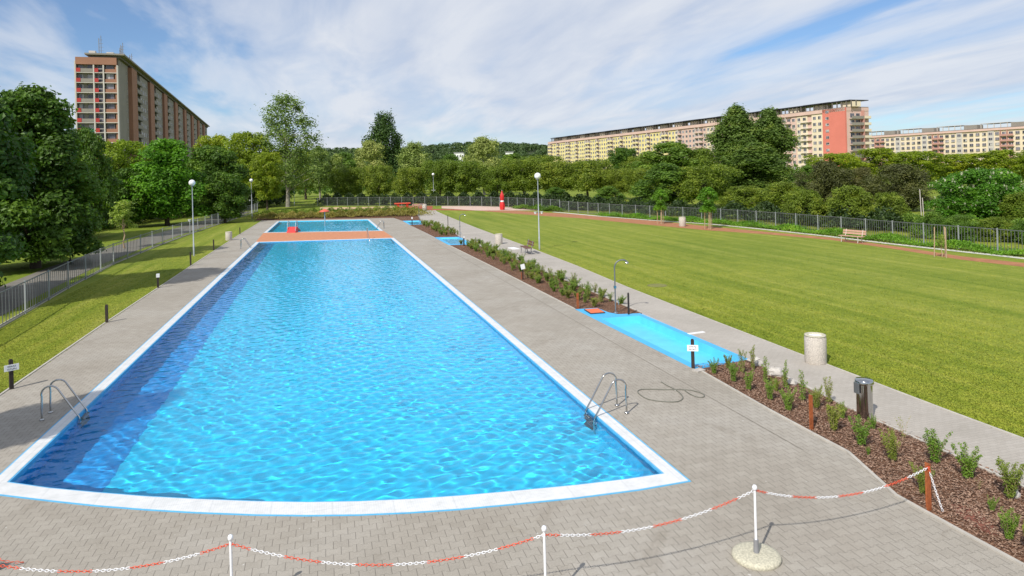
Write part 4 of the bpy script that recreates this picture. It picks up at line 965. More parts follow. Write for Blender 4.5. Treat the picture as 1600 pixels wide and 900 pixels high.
plant('maple_far', 230, 125, 250, 90, 'shady tree deep in the park under the tower block', group=GL)
plant('young', 195, 58, 312, 52, 'pale young tree with a thin trunk left of the fence', group=None)
plant('poplar', 450, 131, 147, 128, 'tall airy poplar rising above all its neighbours', group=GB)
plant('birch', 500, 150, 228, 42, 'slim birch just right of the airy poplar', group=GB)
plant('birch', 528, 152, 240, 42, 'second slim birch from the airy poplar', group=GB)
plant('olive', 478, 172, 238, 80, 'olive crown behind the slim birches', group=GB)
plant('mid', 540, 176, 238, 62, 'green rounded tree between the birches and the pale sage trees', group=GB)
plant('poplar_dark', 600, 235, 180, 66, 'dark tall poplar standing out on the skyline left of centre', group=GB)
plant('poplar_dark', 622, 240, 215, 18, 'thin dark treetop beside the dark tall poplar', group=GB)
plant('sage', 580, 185, 220, 70, 'pale sage green tree in front of the dark poplar', group=GB)
plant('sage', 648, 185, 223, 78, 'pale sage green tree right of the dark poplar', group=GB)
plant('sage', 757, 172, 214, 84, 'tallest pale sage green tree, near the picture centre', group=GB)
plant('mid', 706, 205, 240, 70, 'green tree between the two right sage trees', group=GB)
for x, d, tp, wd, lab in ((545, 142, 262, 72, 'left end of the low olive row, behind the sand'), (592, 140, 258, 62, 'behind the sand pit'), (640, 139, 262, 66, 'behind the red picnic table'), (688, 138, 250, 68, 'behind the lamp at the play floor'), (728, 138, 252, 84, 'left of the red parasol'), (778, 137, 262, 66, 'straight behind the red parasol'), (819, 136, 248, 92, 'left of the lamp with two spotlights'), (868, 134, 252, 84, 'right of the lamp with two spotlights'), (918, 130, 250, 96, 'under the yellow part of the long block'), (962, 126, 264, 72, 'below the dark round crown'), (1004, 120, 262, 78, 'behind the first staked sapling')):
    plant('olive', x, d, tp, wd, 'low olive green tree ' + lab, group=GB)
plant('mid', 802, 215, 240, 84, 'green crown behind the low olive row, right of the tallest sage tree', group=GB)
plant('olive', 850, 220, 243, 90, 'olive crown just left of the yellow end of the long block', group=GB)
plant('mid', 905, 215, 252, 80, 'green crown before the yellow end of the long block', group=GB)
plant('maple_far', 975, 190, 230, 66, 'dark round crown in front of the yellow facade', group=GB)
plant('mid', 1048, 150, 222, 150, 'broad green tree before the pink part of the long block', group=GB)
plant('olive', 1010, 160, 244, 80, 'olive tree between the dark round crown and the broad green tree', group=GB)
plant('olive', 1096, 150, 232, 110, 'olive tree left of the tall dark pair', group=GB)
plant('mid', 1042, 98, 254, 120, 'leafy green tree right behind the first staked sapling', group=GR)
plant('olive', 1098, 95, 258, 120, 'leafy green tree right behind the second staked sapling', group=GR)
plant('tall_dark', 1153, 122, 165, 124, 'left one of the tall dark pair before the long block', group=GR)
plant('tall_dark', 1204, 124, 172, 118, 'right one of the tall dark pair before the long block', group=GR)
plant('tall_dark', 1182, 112, 222, 160, 'green skirt tree at the foot of the tall dark pair', group=GR)
plant('bush', 1165, 88, 290, 100, 'olive bush below the tall dark pair', 'bush', GR)
plant('bush', 1222, 80, 284, 100, 'yellowish bush right of the tall dark pair', 'bush', GR)
plant('mid', 1262, 118, 258, 56, 'green tree under the coral end wall', group=GR)
plant('robinia', 1300, 150, 240, 90, 'yellow green crown under the coral end wall', group=GR)
plant('brown', 1290, 84, 252, 100, 'dark brownish tree left, below the coral end wall', group=GR)
plant('brown', 1348, 92, 262, 70, 'dark brownish tree in the middle of the dark three', group=GR)
plant('brown', 1408, 78, 256, 118, 'largest dark brownish tree, behind the slim white poles', group=GR)
for x, d, tp, wd, lab in ((1365, 140, 232, 96, 'at the left end of the cream block'), (1432, 135, 236, 90, 'before the middle of the cream block'), (1502, 135, 240, 100, 'above the flowering chestnut'), (1572, 130, 234, 90, 'at the right picture edge above the chestnut'), (1650, 128, 236, 100, 'cut by the right picture edge')):
    plant('robinia', x, d, tp, wd, 'olive yellow tree ' + lab, group=GR)
plant('chestnut', 1532, 62, 264, 165, 'bright green chestnut with white blossom at the right', group=GR)
plant('bush', 1258, 64, 296, 80, 'yellow green bush left of the largest fence bush', 'bush', GR)
plant('bush', 1330, 61, 290, 104, 'largest yellow green bush behind the right fence', 'bush', GR)
plant('bush', 1388, 59, 300, 76, 'yellow green bush left of the slim white poles', 'bush', GR)
plant('bush', 1600, 58, 300, 90, 'olive bush at the right picture edge beside the chestnut', 'bush', GR)
plant('bush_green', 1455, 50, 330, 66, 'low green bush right behind the slim white poles', 'bush', GR)
plant('bush_green', 1505, 48, 334, 70, 'low green bush below the chestnut, left one', 'bush', GR)
plant('bush', 1556, 47, 338, 74, 'low dull bush below the chestnut, right one', 'bush', GR)
plant('bush_green', 1615, 45, 342, 80, 'low green bush cut by the right picture edge', 'bush', GR)
plant('bush_green', 1195, 72, 322, 70, 'low green bush behind the fence below the tall dark pair', 'bush', GR)
plant('mid', 950, 108, 290, 60, 'small leafy tree touching the fence left of the first sapling', group=GR)
plant('mid', 868, 112, 292, 50, 'small green tree on the fence right of the spotlight lamp', group=GR)
def staked(q, top, label, leafy=True):
    g = G(*q); h = height_at(g[0], g[1], top)
    me, tm, fl, H, R = PROTO['sapling'][0] if leafy else PROTO['young'][0]
    t = thing('sapling', label, 'sapling', (g[0], g[1], 0), 0.3, 'staked saplings on the lawn edge')
    c = link_mesh('crown', me, t); tr = link_mesh('trunk', tm, t); k = h / H
    c.scale = (k * 1.1, k * 1.1, k) if leafy else (0.25, 0.25, k * 0.9); tr.scale = (k, k, k) if leafy else (0.6, 0.6, k * 0.9)
    for i in range(3):
        a = i * 2.09; MB().tube([(0.38 * cos(a), 0.38 * sin(a), 0), (0.34 * cos(a), 0.34 * sin(a), 1.75)], 0.032, 8).obj('stake', M['stake'], t)
    return t
staked((1033, 350), 296, 'leafy sapling with three stakes, left one')
staked((1108, 358), 292, 'brightest leafy sapling with three stakes, before the fence')
staked((1472, 402), 362, 'nearly bare sapling with three stakes on the right', False)

# masses nobody could count
def leaf_mass(name, label, pts, m, n, size, h, wd, seed, hump=1.5, cat='undergrowth'):
    r = np.random.default_rng(seed); pts = densify(pts, 1.0); A = np.array(pts); i = r.integers(0, len(A), n); off = (r.random(n) * 2 - 1)
    ang = r.random(n) * 6.28; x = A[i, 0] + off * wd * np.cos(ang) + r.normal(size=n) * 0.4; y = A[i, 1] + off * wd * np.sin(ang) + r.normal(size=n) * 0.4
    prof = h * (0.6 + 0.4 * np.sin(x * hump + seed) * np.sin(y * hump * 0.8 + 1.3)) * np.sqrt(np.clip(1 - off ** 2 * 0.75, 0, 1))
    z = prof * (1 - 0.55 * r.random(n) ** 1.5)
    Nn = rand_unit(r, n) * 0.8 + np.array([0, 0, 0.6]); Nn /= np.linalg.norm(Nn, axis=1, keepdims=True)
    V, q = leaf_cards(np.stack([x, y, z], 1), Nn, size, r); o = link_mesh(name, quads_mesh(name, V, q, LF[m])); return tag(o, label, cat, kind='stuff')
back = offset(fence_r[8:], -3.5)
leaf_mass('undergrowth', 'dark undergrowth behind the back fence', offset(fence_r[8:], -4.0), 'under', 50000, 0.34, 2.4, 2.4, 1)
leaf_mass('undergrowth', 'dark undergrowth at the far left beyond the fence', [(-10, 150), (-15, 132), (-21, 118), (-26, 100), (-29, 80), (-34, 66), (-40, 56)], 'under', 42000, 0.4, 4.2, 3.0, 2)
leaf_mass('undergrowth', 'shade-dark undergrowth behind the right fence', offset(fence_r[3:9], -6), 'under', 24000, 0.28, 2.0, 3.0, 3)
leaf_mass('undergrowth', 'green undergrowth behind the nearer right fence', [(47, 24), (47, 32), (46, 42), (47, 52)], 'mid', 16000, 0.24, 1.5, 2.2, 6)
leaf_mass('ground_cover', 'bright green ground cover at the foot of the right fence', offset(fence_r[1:8], 0.2), 'cover', 26000, 0.13, 0.62, 0.5, 4, cat='ground cover')
leaf_mass('ground_cover', 'dark ivy at the foot of the back fence', offset(fence_r[8:10], 0.2), 'mid', 8000, 0.15, 0.9, 0.5, 7, cat='ground cover')
leaf_mass('undergrowth', 'far green wood edge behind the belt of trees', [(-60, 190), (-20, 200), (30, 215), (80, 210), (120, 180), (150, 150), (160, 110)], 'mid', 40000, 0.6, 6.5, 6, 8)

# grass tufts standing on the nearer lawns
def grass_tufts(label, n, sampler, seed):
    r = np.random.default_rng(seed); x, y = sampler(r, n); n = len(x)
    a = r.random(n) * 6.28; Nn = np.stack([np.cos(a), np.sin(a), 0.35 + 0.5 * r.random(n)], 1); Nn /= np.linalg.norm(Nn, axis=1, keepdims=True)
    h = 0.008 + 0.013 * r.random(n); t = np.stack([-np.sin(a), np.cos(a), np.zeros(n)], 1) * 0.012; lean = np.stack([r.normal(size=n) * 0.028, r.normal(size=n) * 0.028, h], 1)
    C = np.stack([x, y, np.full(n, -0.004)], 1); V = np.stack([C - t, C + t, C + lean + t * 0.4, C + lean - t * 0.4], 1).reshape(-1, 3)
    o = link_mesh('grass', quads_mesh('grass', V, np.arange(n * 4).reshape(n, 4), M['tuft'])); return tag(o, label, 'grass', kind='stuff')
def tuft_mat():
    m = grass_mat('grass_tuft', (1.36, 1.27, 1.2)); return m
M['tuft'] = tuft_mat()
_ex = [p[1] for p in lawn_e][::-1]; _ev = [p[0] for p in lawn_e][::-1]
def samp_r(r, n):
    y = 6 - np.log(r.random(n) + 1e-9) * 13; y = y[y < 62]; n = len(y); x0 = np.interp(y, _ex, _ev) + 0.03; dx = -np.log(r.random(n) + 1e-9) * (2.2 + y * 0.16); k_ = (dx < 21); return (x0 + dx)[k_], y[k_]
def samp_e(r, n):
    y = 6 + 70 * r.random(n); x0 = np.interp(y, _ex, _ev); return x0 + 0.0 + np.abs(r.normal(size=n)) * 0.06, y
def samp_l(r, n):
    y = 15 - np.log(r.random(n) + 1e-9) * 17; y = y[y < 85]; n = len(y); return -8.45 - r.random(n) * (3.0 + np.clip((y - 15) * 0.05, 0, 1.2)), y
grass_tufts('short grass of the big lawn beside the path', 240000, samp_r, 31)
grass_tufts('grass blades along the lawn edge', 9000, samp_e, 32)
grass_tufts('short grass of the left strip', 110000, samp_l, 33)
# shrubs in the beds
def shrub_mesh(seed, h=0.55, stems=12, spread=0.5, leaf=0.05, per=34, m='shrub'):
    r = np.random.default_rng(seed); C = []; Nn = []; b = MB()
    for s in range(stems):
        a = r.random() * 6.28; hh = h * r.uniform(0.55, 1.0); out = spread * hh * r.uniform(0.1, 0.75)
        pts = [(0.03 * cos(a), 0.03 * sin(a), 0)] + [(out * (f ** 1.3) * cos(a) + 0.012 * r.normal(), out * (f ** 1.3) * sin(a) + 0.012 * r.normal(), hh * f) for f in (0.3, 0.6, 0.85, 1.0)]
        b.tube(pts, [0.006, 0.005, 0.004, 0.003, 0.002], 4, False)
        A = np.array(pts)
        for k in range(per):
            f = 0.10 + 0.90 * (k + r.random()) / per; i = min(3, int(f * 4)); p = A[i] + (A[i + 1] - A[i]) * (f * 4 - i); an = k * 2.4 + r.random(); rad = 0.035 * (1.25 - 0.7 * f)
            C.append(p + np.array([cos(an) * rad, sin(an) * rad, 0.01])); Nn.append((cos(an) * 0.5 + r.normal() * 0.3, sin(an) * 0.5 + r.normal() * 0.3, 0.75))
    Nn = np.array(Nn); Nn /= np.linalg.norm(Nn, axis=1, keepdims=True); V, q = leaf_cards(np.array(C), Nn, leaf, r, 0.42)
    return quads_mesh('foliage', V, q, LF[m]), b.mesh('stem', M['stake'])
SH = [shrub_mesh(100 + i, 0.70, 22, 0.62, 0.056, 44, 'shrub' if i % 3 else 'shrub2') for i in range(5)]
SP = [shrub_mesh(120 + i, 0.8, 9, 0.28, 0.055, 36, 'shrub2' if i % 2 else 'shrub') for i in range(5)]
SN = [shrub_mesh(130, 0.8, 5, 0.75, 0.045, 16, 'shrub2')]
rs = random.Random(21)
def shrub(x, y, s, proto, label, group, sz=1.0):
    t = thing('shrub', label, 'shrub', (x, y, 0.0), rs.uniform(0, 6.28), group); t.scale = (s, s, s * sz)
    link_mesh('foliage', proto[0], t); link_mesh('stem', proto[1], t); return t
near = [((1116, 585), .75, 0), ((1137, 577), .7, 0), ((1146, 598), .9, 0), ((1160, 584), 1.0, 1), ((1176, 578), 1.0, 1), ((1170, 611), .85, 0), ((1196, 601), 1.05, 1), ((1203, 626), .85, 0), ((1227, 608), 1.05, 1), ((1232, 643), .95, 0), ((1213, 612), .6, 0), ((1254, 629), 1.1, 1), ((1276, 640), .85, 0), ((1295, 632), 1.0, 1), ((1302, 675), 1.0, 0), ((1316, 655), .65, 0), ((1346, 698), 1.05, 0), ((1365, 672), .5, 0), ((1395, 722), 1.0, 0), ((1412, 690), .9, 2), ((1443, 773), .8, 0), ((1461, 725), 1.1, 0), ((1512, 750), 1.1, 0), ((1578, 782), 1.15, 0), ((1577, 845), .8, 0), ((1550, 800), .4, 0), ((1357, 712), .3, 0), ((1615, 870), .9, 0), ((1530, 765), .35, 2)]
near.sort(key=lambda a: -G(*a[0])[1])
ordn = ['first', 'second', 'third', 'fourth', 'fifth', 'sixth', 'seventh', 'eighth', 'ninth', 'tenth', 'eleventh', 'twelfth', 'thirteenth', 'fourteenth', 'fifteenth', 'sixteenth', 'seventeenth', 'eighteenth', 'nineteenth', 'twentieth', 'twenty-first', 'twenty-second', 'twenty-third', 'twenty-fourth', 'twenty-fifth', 'twenty-sixth', 'twenty-seventh', 'twenty-eighth', 'twenty-ninth', 'thirtieth']
for i, (q, s, kd) in enumerate(near):
    g = G(*q); pr = (SH, SP, SN)[kd]; word = ('bushy green shrub', 'upright spiky shrub', 'sparse leaning shrub')[kd]
    shrub(g[0], g[1], s * 0.87, pr[i % len(pr)], f'{word} in the near mulch bed, {ordn[i]} counting from the footbath', 'young shrubs in the near mulch bed')
k = 0
for (y0, y1, xa, xb, sp, lab, gp) in ((26.4, 53.2, 10.05, 11.85, 0.62, 'upright green shrub in the dense planting between the first two footbaths', 'shrubs of the dense middle planting'),
                                     (61.6, 78.0, 10.0, 11.8, 0.85, 'upright green shrub in the planting between the two farther footbaths', 'shrubs of the far planting')):
    y = y0
    while y < y1:
        for j in range(3):
            x = xa + (xb - xa) * (j + 0.5) / 3 + rs.uniform(-.22, .22); yy = y + rs.uniform(-.25, .25)
            dens = 1.0
            if rs.random() < (0.3 if x < 10.4 else 0.05): continue
            shrub(x, yy, rs.uniform(0.9, 1.4), (SP if rs.random() < 0.5 else SH)[k % 5], lab, gp, 0.52); k += 1
        y += sp
# the low brownish hedge bed behind the far pool: rows of clipped ground cover
leaf_mass('ground_cover', 'dull green and brown ground cover behind the small far pool', [(-7.5, 100), (0, 98.2), (9.5, 95.5), (11.5, 93.5)], 'dry', 26000, 0.16, 1.0, 2.6, 9, 2.4, 'ground cover')
leaf_mass('ground_cover', 'green and brown ground cover on the rise towards the play area', [(-8, 106), (0, 104.5), (9.5, 102), (12, 99)], 'olive', 18000, 0.16, 1.15, 2.6, 12, 2.4, 'ground cover')
# bark chips
r = np.random.default_rng(77); n = 22000
lx = r.random(n) * 2.4 + 9.25; ly = 5.5 + r.random(n) ** 1.3 * 11.8
bx = [p[0] for p in bed_l][::-1]; by = [p[1] for p in bed_l][::-1]
xlo = np.interp(ly, by, bx); keep = (lx > xlo + 0.05) & (lx < 11.45); lx, ly = lx[keep], ly[keep]; n = len(lx)
Nn = rand_unit(r, n) * 0.55 + np.array([0, 0, 1.0]); Nn /= np.linalg.norm(Nn, axis=1, keepdims=True)
V, q = leaf_cards(np.stack([lx, ly, 0.012 + 0.02 * r.random(n)], 1), Nn, 0.058, r, 0.42)
mc, nt_, b_ = new_mat('bark_chip'); kk = NT(nt_); vv = kk.noise(kk.geo(), 37, 2, 0.5)
kk.l(kk.ramp(vv, (0.3, (0.10, 0.055, 0.036)), (0.5, (0.25, 0.145, 0.098)), (0.72, (0.46, 0.34, 0.25))), b_.inputs['Base Color']); b_.inputs['Roughness'].default_value = 0.9
o = link_mesh('bark_chips', quads_mesh('bark_chips', V, q, mc)); tag(o, 'loose brown bark chips covering the near bed', 'bark chips', kind='stuff')

# ------------------------------------------------------------------ hill with its wood
ridge = [(-700, 30), (-300, 34), (-60, 40), (60, 46), (180, 50), (260, 49), (330, 42), (420, 36), (600, 34), (1200, 30)]
def hz(x, y): 
    top = 0.76 * np.interp(x, [p[0] for p in ridge], [p[1] for p in ridge]); f = np.clip((y - 560) / 330, 0, 1); f = f * f * (3 - 2 * f)
    return top * f + 2.0 * np.sin(x * 0.031 + y * 0.017) * f - 0.5
nx_, ny_ = 90, 24; xs = np.linspace(-700, 1300, nx_); ys = np.linspace(550, 1100, ny_); XX, YY = np.meshgrid(xs, ys); ZZ = hz(XX, YY)
idx = np.arange(nx_ * ny_).reshape(ny_, nx_)
struct(link_mesh('hill', quads_mesh('hill', np.stack([XX, YY, ZZ], -1).reshape(-1, 3), np.stack([idx[:-1, :-1], idx[:-1, 1:], idx[1:, 1:], idx[1:, :-1]], -1).reshape(-1, 4), mat('hill_soil', (0.04, 0.06, 0.02), 0.95), True)))
r = np.random.default_rng(9); nb = 3800; bx_ = r.uniform(-250, 520, nb); by_ = 560 + r.random(nb) * 340; per = 46
rb = r.uniform(3.0, 6.5, nb); d = rand_unit(r, nb * per); d[:, 2] = np.abs(d[:, 2])
cc = np.repeat(np.stack([bx_, by_, hz(bx_, by_) + rb * 0.35], 1), per, 0) + d * np.repeat(rb, per)[:, None] * np.array([1, 1, 0.85])
Nn = d + rand_unit(r, len(d)) * 0.5; Nn /= np.linalg.norm(Nn, axis=1, keepdims=True)
V, q = leaf_cards(cc, Nn, 2.1, r, 0.8)
o = link_mesh('wood', quads_mesh('wood', V, q, LF['hill'])); tag(o, 'far wooded hillside above the tree belt', 'wood', kind='stuff')
# small white buildings on the hill
def white_house(x, depth, ytop, ybot, wpx, label):
    X, Y = P(x, depth); h = height_at(X, Y, ytop); h0 = height_at(X, Y, ybot); wd = wpx / F * depth
    t = thing('white_building', label, 'building', (X, Y, 0), -0.25)
    MB().box(-wd / 2, wd / 2, 0, 12, h0 - 6, h).obj('wall', M['white'], t); MB().box(-wd / 2 - .4, wd / 2 + .4, -.4, 12.4, h + 0.01, h + 0.6).obj('roof', M['greypl'], t)
    for k in range(4): MB().box(-wd / 2 + (k + .3) * wd / 4, -wd / 2 + (k + .75) * wd / 4, -0.12, -0.02, h - 3.2, h - 1.6).obj('window', M['dark'], t)
white_house(718, 520, 239, 247, 15, 'low white building on the wooded slope left of the tallest sage tree')
white_house(797, 540, 238, 244, 12, 'tiny white building on the wooded slope right of the tallest sage tree')

# ------------------------------------------------------------------ apartment blocks
BM = dict(conc=mat('panel_concrete', (0.27, 0.245, 0.21), 0.85, var=0.08, scale=0.3), concdark=mat('grey_render', (0.155, 0.15, 0.15), 0.85, var=0.08, scale=0.3), orange=mat('orange_render', (0.33, 0.165, 0.105), 0.85, var=0.08, scale=0.3),
          white=mat('white_render', (0.55, 0.51, 0.46), 0.8, var=0.06, scale=0.4), redp=mat('red_panel', (0.42, 0.035, 0.03), 0.6, var=0.15, scale=0.5), glass=None, roof=mat('roofing', (0.16, 0.14, 0.12), 0.9),
          yellow=mat('yellow_render', (0.78, 0.66, 0.30), 0.85, var=0.08, scale=0.2), pink=mat('pink_render', (0.66, 0.46, 0.39), 0.85, var=0.08, scale=0.2), coral=mat('coral_render', (0.66, 0.20, 0.15), 0.85, var=0.05, scale=0.2),
          brick=mat('dull_red_render', (0.50, 0.27, 0.22), 0.85), cream=mat('cream_render', (0.76, 0.64, 0.47), 0.85, var=0.08, scale=0.2), solar=mat('solar_panel', (0.035, 0.035, 0.045), 0.4, var=0.2), rack=mat('roof_rack', (0.50, 0.47, 0.44), 0.7), green=mat('green_awning', (0.05, 0.22, 0.15), 0.7))
gm, gnt, gb = new_mat('window_glass'); gk = NT(gnt); gw = gk.n('ShaderNodeTexWhiteNoise', noise_dimensions='3D')
gmap = gk.n('ShaderNodeVectorMath', operation='SNAP'); gk.l(gk.geo(), gmap.inputs[0]); gmap.inputs[1].default_value = (1.4, 1.4, 2.8); gk.l(gmap.outputs[0], gw.inputs['Vector'])
gk.l(gk.ramp(gw.outputs[0], (0.0, (0.03, 0.035, 0.045)), (0.55, (0.10, 0.10, 0.13)), (0.8, (0.22, 0.21, 0.26)), (1.0, (0.5, 0.48, 0.46))), gb.inputs['Base Color']); gb.inputs['Roughness'].default_value = 0.15
BM['glass'] = gm
def frame_mat(A, B):
    """local x along A->B, local -y towards the camera side, z up"""
    d = Vector((B[0] - A[0], B[1] - A[1])); ang = atan2(d.y, d.x); return ang, d.length
class Facade:
    """collects pieces on one face of a building; y=0 is the wall plane, negative y sticks out"""
    def __init__(s, thing_, T): s.t = thing_; s.T = T; s.b = {}
    def box(s, key, *a): s.b.setdefault(key, []).append(a); return s
    def flush(s, names, cap=100):
        for key, L_ in s.b.items():
            nm = names.get(key, key); m = BM[key.split('#')[0]]
            L_.sort(key=lambda a: ((s.t.matrix_basis @ (s.T @ Vector(((a[0] + a[1]) / 2, a[2], (a[4] + a[5]) / 2)))) - Vector((0, 0, CH))).length)
            for a in L_[:cap]: MB().box(*a, s.T).obj(nm, m, s.t)
            if len(L_) > cap:
                mb = MB()
                for a in L_[cap:]: mb.box(*a, s.T)
                o = mb.obj(nm, m, s.t); o['kind'] = 'stuff'
win_pool = {}
def window(t, T, x0, x1, z0, z1, y=-0.06, rec=None):
    win_pool.setdefault(t.name, []).append((t, T, x0, x1, z0, z1, y))
def emit_windows(t, cap=100):
    W = win_pool.get(t.name, [])
    def size(w_):
        p = t.matrix_basis @ (w_[1] @ Vector(((w_[2] + w_[3]) / 2, w_[6], (w_[4] + w_[5]) / 2))); x, y = proj(*p)
        vis = 0 < x < 1600 and y < 235; dist = (p - Vector((0, 0, CH))).length
        return (0 if vis else 1, dist)
    W.sort(key=size); rest = {'glass': MB(), 'white': MB()}
    for i, (t_, T, x0, x1, z0, z1, y) in enumerate(W):
        g_, f_ = (MB(), MB()) if i < cap else (rest['glass'], rest['white'])
        g_.box(x0 + 0.07, x1 - 0.07, y, y + 0.05, z0 + 0.07, z1 - 0.07, T)
        xm = (x0 + x1) / 2
        for bx in ((x0, x1, z0, z0 + 0.07), (x0, x1, z1 - 0.07, z1), (x0, x0 + 0.07, z0 + 0.07, z1 - 0.07), (x1 - 0.07, x1, z0 + 0.07, z1 - 0.07), (xm - 0.035, xm + 0.035, z0 + 0.07, z1 - 0.07)):
            f_.box(bx[0], bx[1], y - 0.03, y + 0.03, bx[2], bx[3], T)
        if i < cap: w_ = f_.obj('window', BM['white'], t); g_.obj('pane', BM['glass'], w_)
    if rest['glass'].v:
        o = rest['white'].obj('window', BM['white'], t); o['kind'] = 'stuff'; g = rest['glass'].obj('pane', BM['glass'], o)
ST = 2.8
# --- left tower block
A = P(190, 195); Bv = (sin(radians(-4.0)), cos(radians(-4.0)))
ang_long = atan2(Bv[1], Bv[0])
t = thing('apartment_block', 'grey and orange high-rise slab with red balconies at the left', 'building', (A[0], A[1], 0), 0)
LEN, WID = 285.0, 10.4; HT = height_at(A[0], A[1], 92)
NF = 14; z_base = HT - NF * ST - 1.3
RL = Matrix.Rotation(ang_long, 4, 'Z')                         # local x along the long side, face towards +... right
TL = RL                                                         # long face: y<0 side faces right (outwards)
body = MB().box(0.01, LEN, 0.0, WID, 0, HT, RL).obj('wall', BM['concdark'], t)
fl = Facade(t, TL)
fl.box('conc', 0.0, 13.5, -0.10, -0.01, 0, HT)
x = 13.5; mod = 0
while x < LEN - 30:
    fl.box('orange', x, x + 8.5, -1.2, -0.01, 0, HT - 0.4)
    # loggias
    lx0 = x + 8.5
    for f in range(NF):
        z = z_base + f * ST
        if z < 8: continue
        fl.box('concdark#slab', lx0, lx0 + 9, -1.2, -0.01, z - 0.15, z + 0.05); fl.box('conc#parapet', lx0 + 0.1, lx0 + 8.9, -1.25, -1.15, z + 0.05, z + 1.1)
        window(t, TL, lx0 + 1, lx0 + 3.6, z + 0.6, z + 2.3, -0.1); window(t, TL, lx0 + 5.4, lx0 + 8, z + 0.6, z + 2.3, -0.1)
    fl.box('conc', lx0 + 9, lx0 + 24, -0.5, -0.01, 0, HT - 0.4)
    for f in range(NF):
        z = z_base + f * ST
        if z < 8: continue
        for wx in (10.2, 13.8, 17.4, 21.0): window(t, TL, lx0 + wx, lx0 + wx + 1.6, z + 0.8, z + 2.2, -0.56)
    x += 33.5; mod += 1
for f in range(NF):
    z = z_base + f * ST
    if z > 8: window(t, TL, 10.8, 11.9, z + 0.9, z + 2.1, -0.16)
fl.flush({'conc': 'pale_bay', 'orange': 'orange_bay', 'concdark#slab': 'loggia_slab', 'conc#parapet': 'loggia_parapet'})
# end face towards the camera: local x from right corner to left
TE = RL @ Matrix.Rotation(pi / 2, 4, 'Z') @ Matrix.Diagonal((10.4 / 12.6, 1, 1, 1))
# in TE: x runs across the end (0..WID), y>0 points out of the end face (towards the camera)
fe = Facade(t, TE)
for xa, xb in ((-0.15, 0.25), (4.0, 4.4), (6.9, 7.3), (12.3, 12.75)): fe.box('white#pilaster', xa, xb, 0.0, 1.25, 0, HT - 2.0 if xb < 12 else HT - 1.0)
for f in range(NF):
    z = z_base + f * ST
    if z < 4: continue
    fe.box('white#floor_slab', -0.1, 12.6, 0.0, 1.2, z - 0.18, z + 0.02)
    fe.box('orange#spandrel', 0.3, 3.95, 0.05, 1.0, z + 0.03, z + 1.0)
    fe.box('orange#side', 0.3, 0.8, 0.05, 0.9, z + 1.0, z + 2.6)
    window(t, TE, 1.3, 3.5, z + 1.0, z + 2.5, 0.5)
    fe.box('redp#b' , 5.7, 6.85, 1.15, 1.24, z + 0.05, z + 1.15)
    fe.box('white#rail', 4.45, 5.7, 1.16, 1.22, z + 0.9, z + 1.05)
    window(t, TE, 4.5, 6.2, z + 0.4, z + 2.4, 0.02)
    fe.box('conc#balcony_parapet' if f != 7 else 'green', 7.35, 10.9, 1.14, 1.24, z + 0.05, z + 1.05); fe.box('conc#pier', 9.3, 10.3, 0.02, 0.12, z + 0.05, z + 2.6)
    fe.box('redp#b', 11.0, 12.25, 1.14, 1.24, z + 0.05, z + 1.15)
    window(t, TE, 7.6, 9.2, z + 0.6, z + 2.3, 0.04); window(t, TE, 10.4, 11.9, z + 0.3, z + 2.4, 0.04)
fe.box('orange#top_band', 0.2, 12.4, 0.0, 1.26, HT - 1.9, HT + 0.1)
fe.flush({'white#pilaster': 'pilaster', 'white#floor_slab': 'floor_slab', 'orange#spandrel': 'orange_spandrel', 'orange#side': 'orange_pier', 'redp#b': 'red_balcony_panel', 'white#rail': 'balcony_rail', 'conc#balcony_parapet': 'balcony_parapet', 'green': 'green_balcony', 'conc#pier': 'loggia_pier', 'orange#top_band': 'top_band'})
rf = MB().box(-1.6, LEN + 1, -1.9, WID - 2.5, HT + 0.8, HT + 1.25, RL).obj('roof', BM['conc'], t)
MB().box(-0.6, LEN, -0.8, WID - 4, HT + 0.01, HT + 0.79, RL).obj('attic', BM['roof'], rf)
for (x, y, hh, wd) in ((2, 6, 1.2, 1.6), (5, 2.0, 1.4, 1.8)): MB().box(x, x + wd, y, y + wd, HT + 1.26, HT + 1.26 + hh, RL).obj('vent', BM['white'], rf)
for (x, y, hh) in ((0.5, 4.2, 6.5), (9, 0.3, 6.2), (11, 0.9, 5.5), (22, 0.2, 5.2)):
    b = MB(); p = RL @ Vector((x, y, 0)); b.tube([(p.x, p.y, HT + 1.2), (p.x, p.y, HT + hh)], 0.08, 6)
    for k in range(4):
        z = HT + 2.2 + k * (hh - 2.4) / 4; b.box(p.x - 0.7 + 0.1 * k, p.x + 0.7 - 0.1 * k, p.y - 0.04, p.y + 0.04, z, z + 0.08); b.box(p.x - 0.6, p.x - 0.45, p.y - 0.1, p.y + 0.1, z - 0.5, z + 0.5)
    b.obj('antenna', M['greypl'], rf)
emit_windows(t)

# --- long yellow and pink block
def panel_block(xa, da, xb, db, ytop_b, cols, label, nf, module, side=None, solar='dark', extra=0.0):
    """cols(u) -> colour key of the bay at distance u from the left end"""
    A, B = P(xa, da), P(xb, db); ang, L = frame_mat(A, B); HT = height_at(B[0], B[1], ytop_b)
    t = thing('apartment_block', label, 'building', (A[0], A[1], 0), 0); T = Matrix.Rotation(ang, 4, 'Z'); W = 13.0
    return t, T, L, HT, W, ang
t, T, L, HT, BW, ang = panel_block(859, 575, 1325, 295, 168, None, 'long slab block with yellow and pink facade and a coral end wall', 10, 3.3)
MB().box(0, L, 0.0, BW, 0, HT, T).obj('wall', BM['pink'], t)
fc = Facade(t, T); bay = 3.3; nb_ = int((L - 19) / bay); NF = 9; z0 = HT - 1.9 - NF * ST
px_u = lambda u: proj(*(t.matrix_basis @ (T @ Vector((u, 0, HT)))))[0]
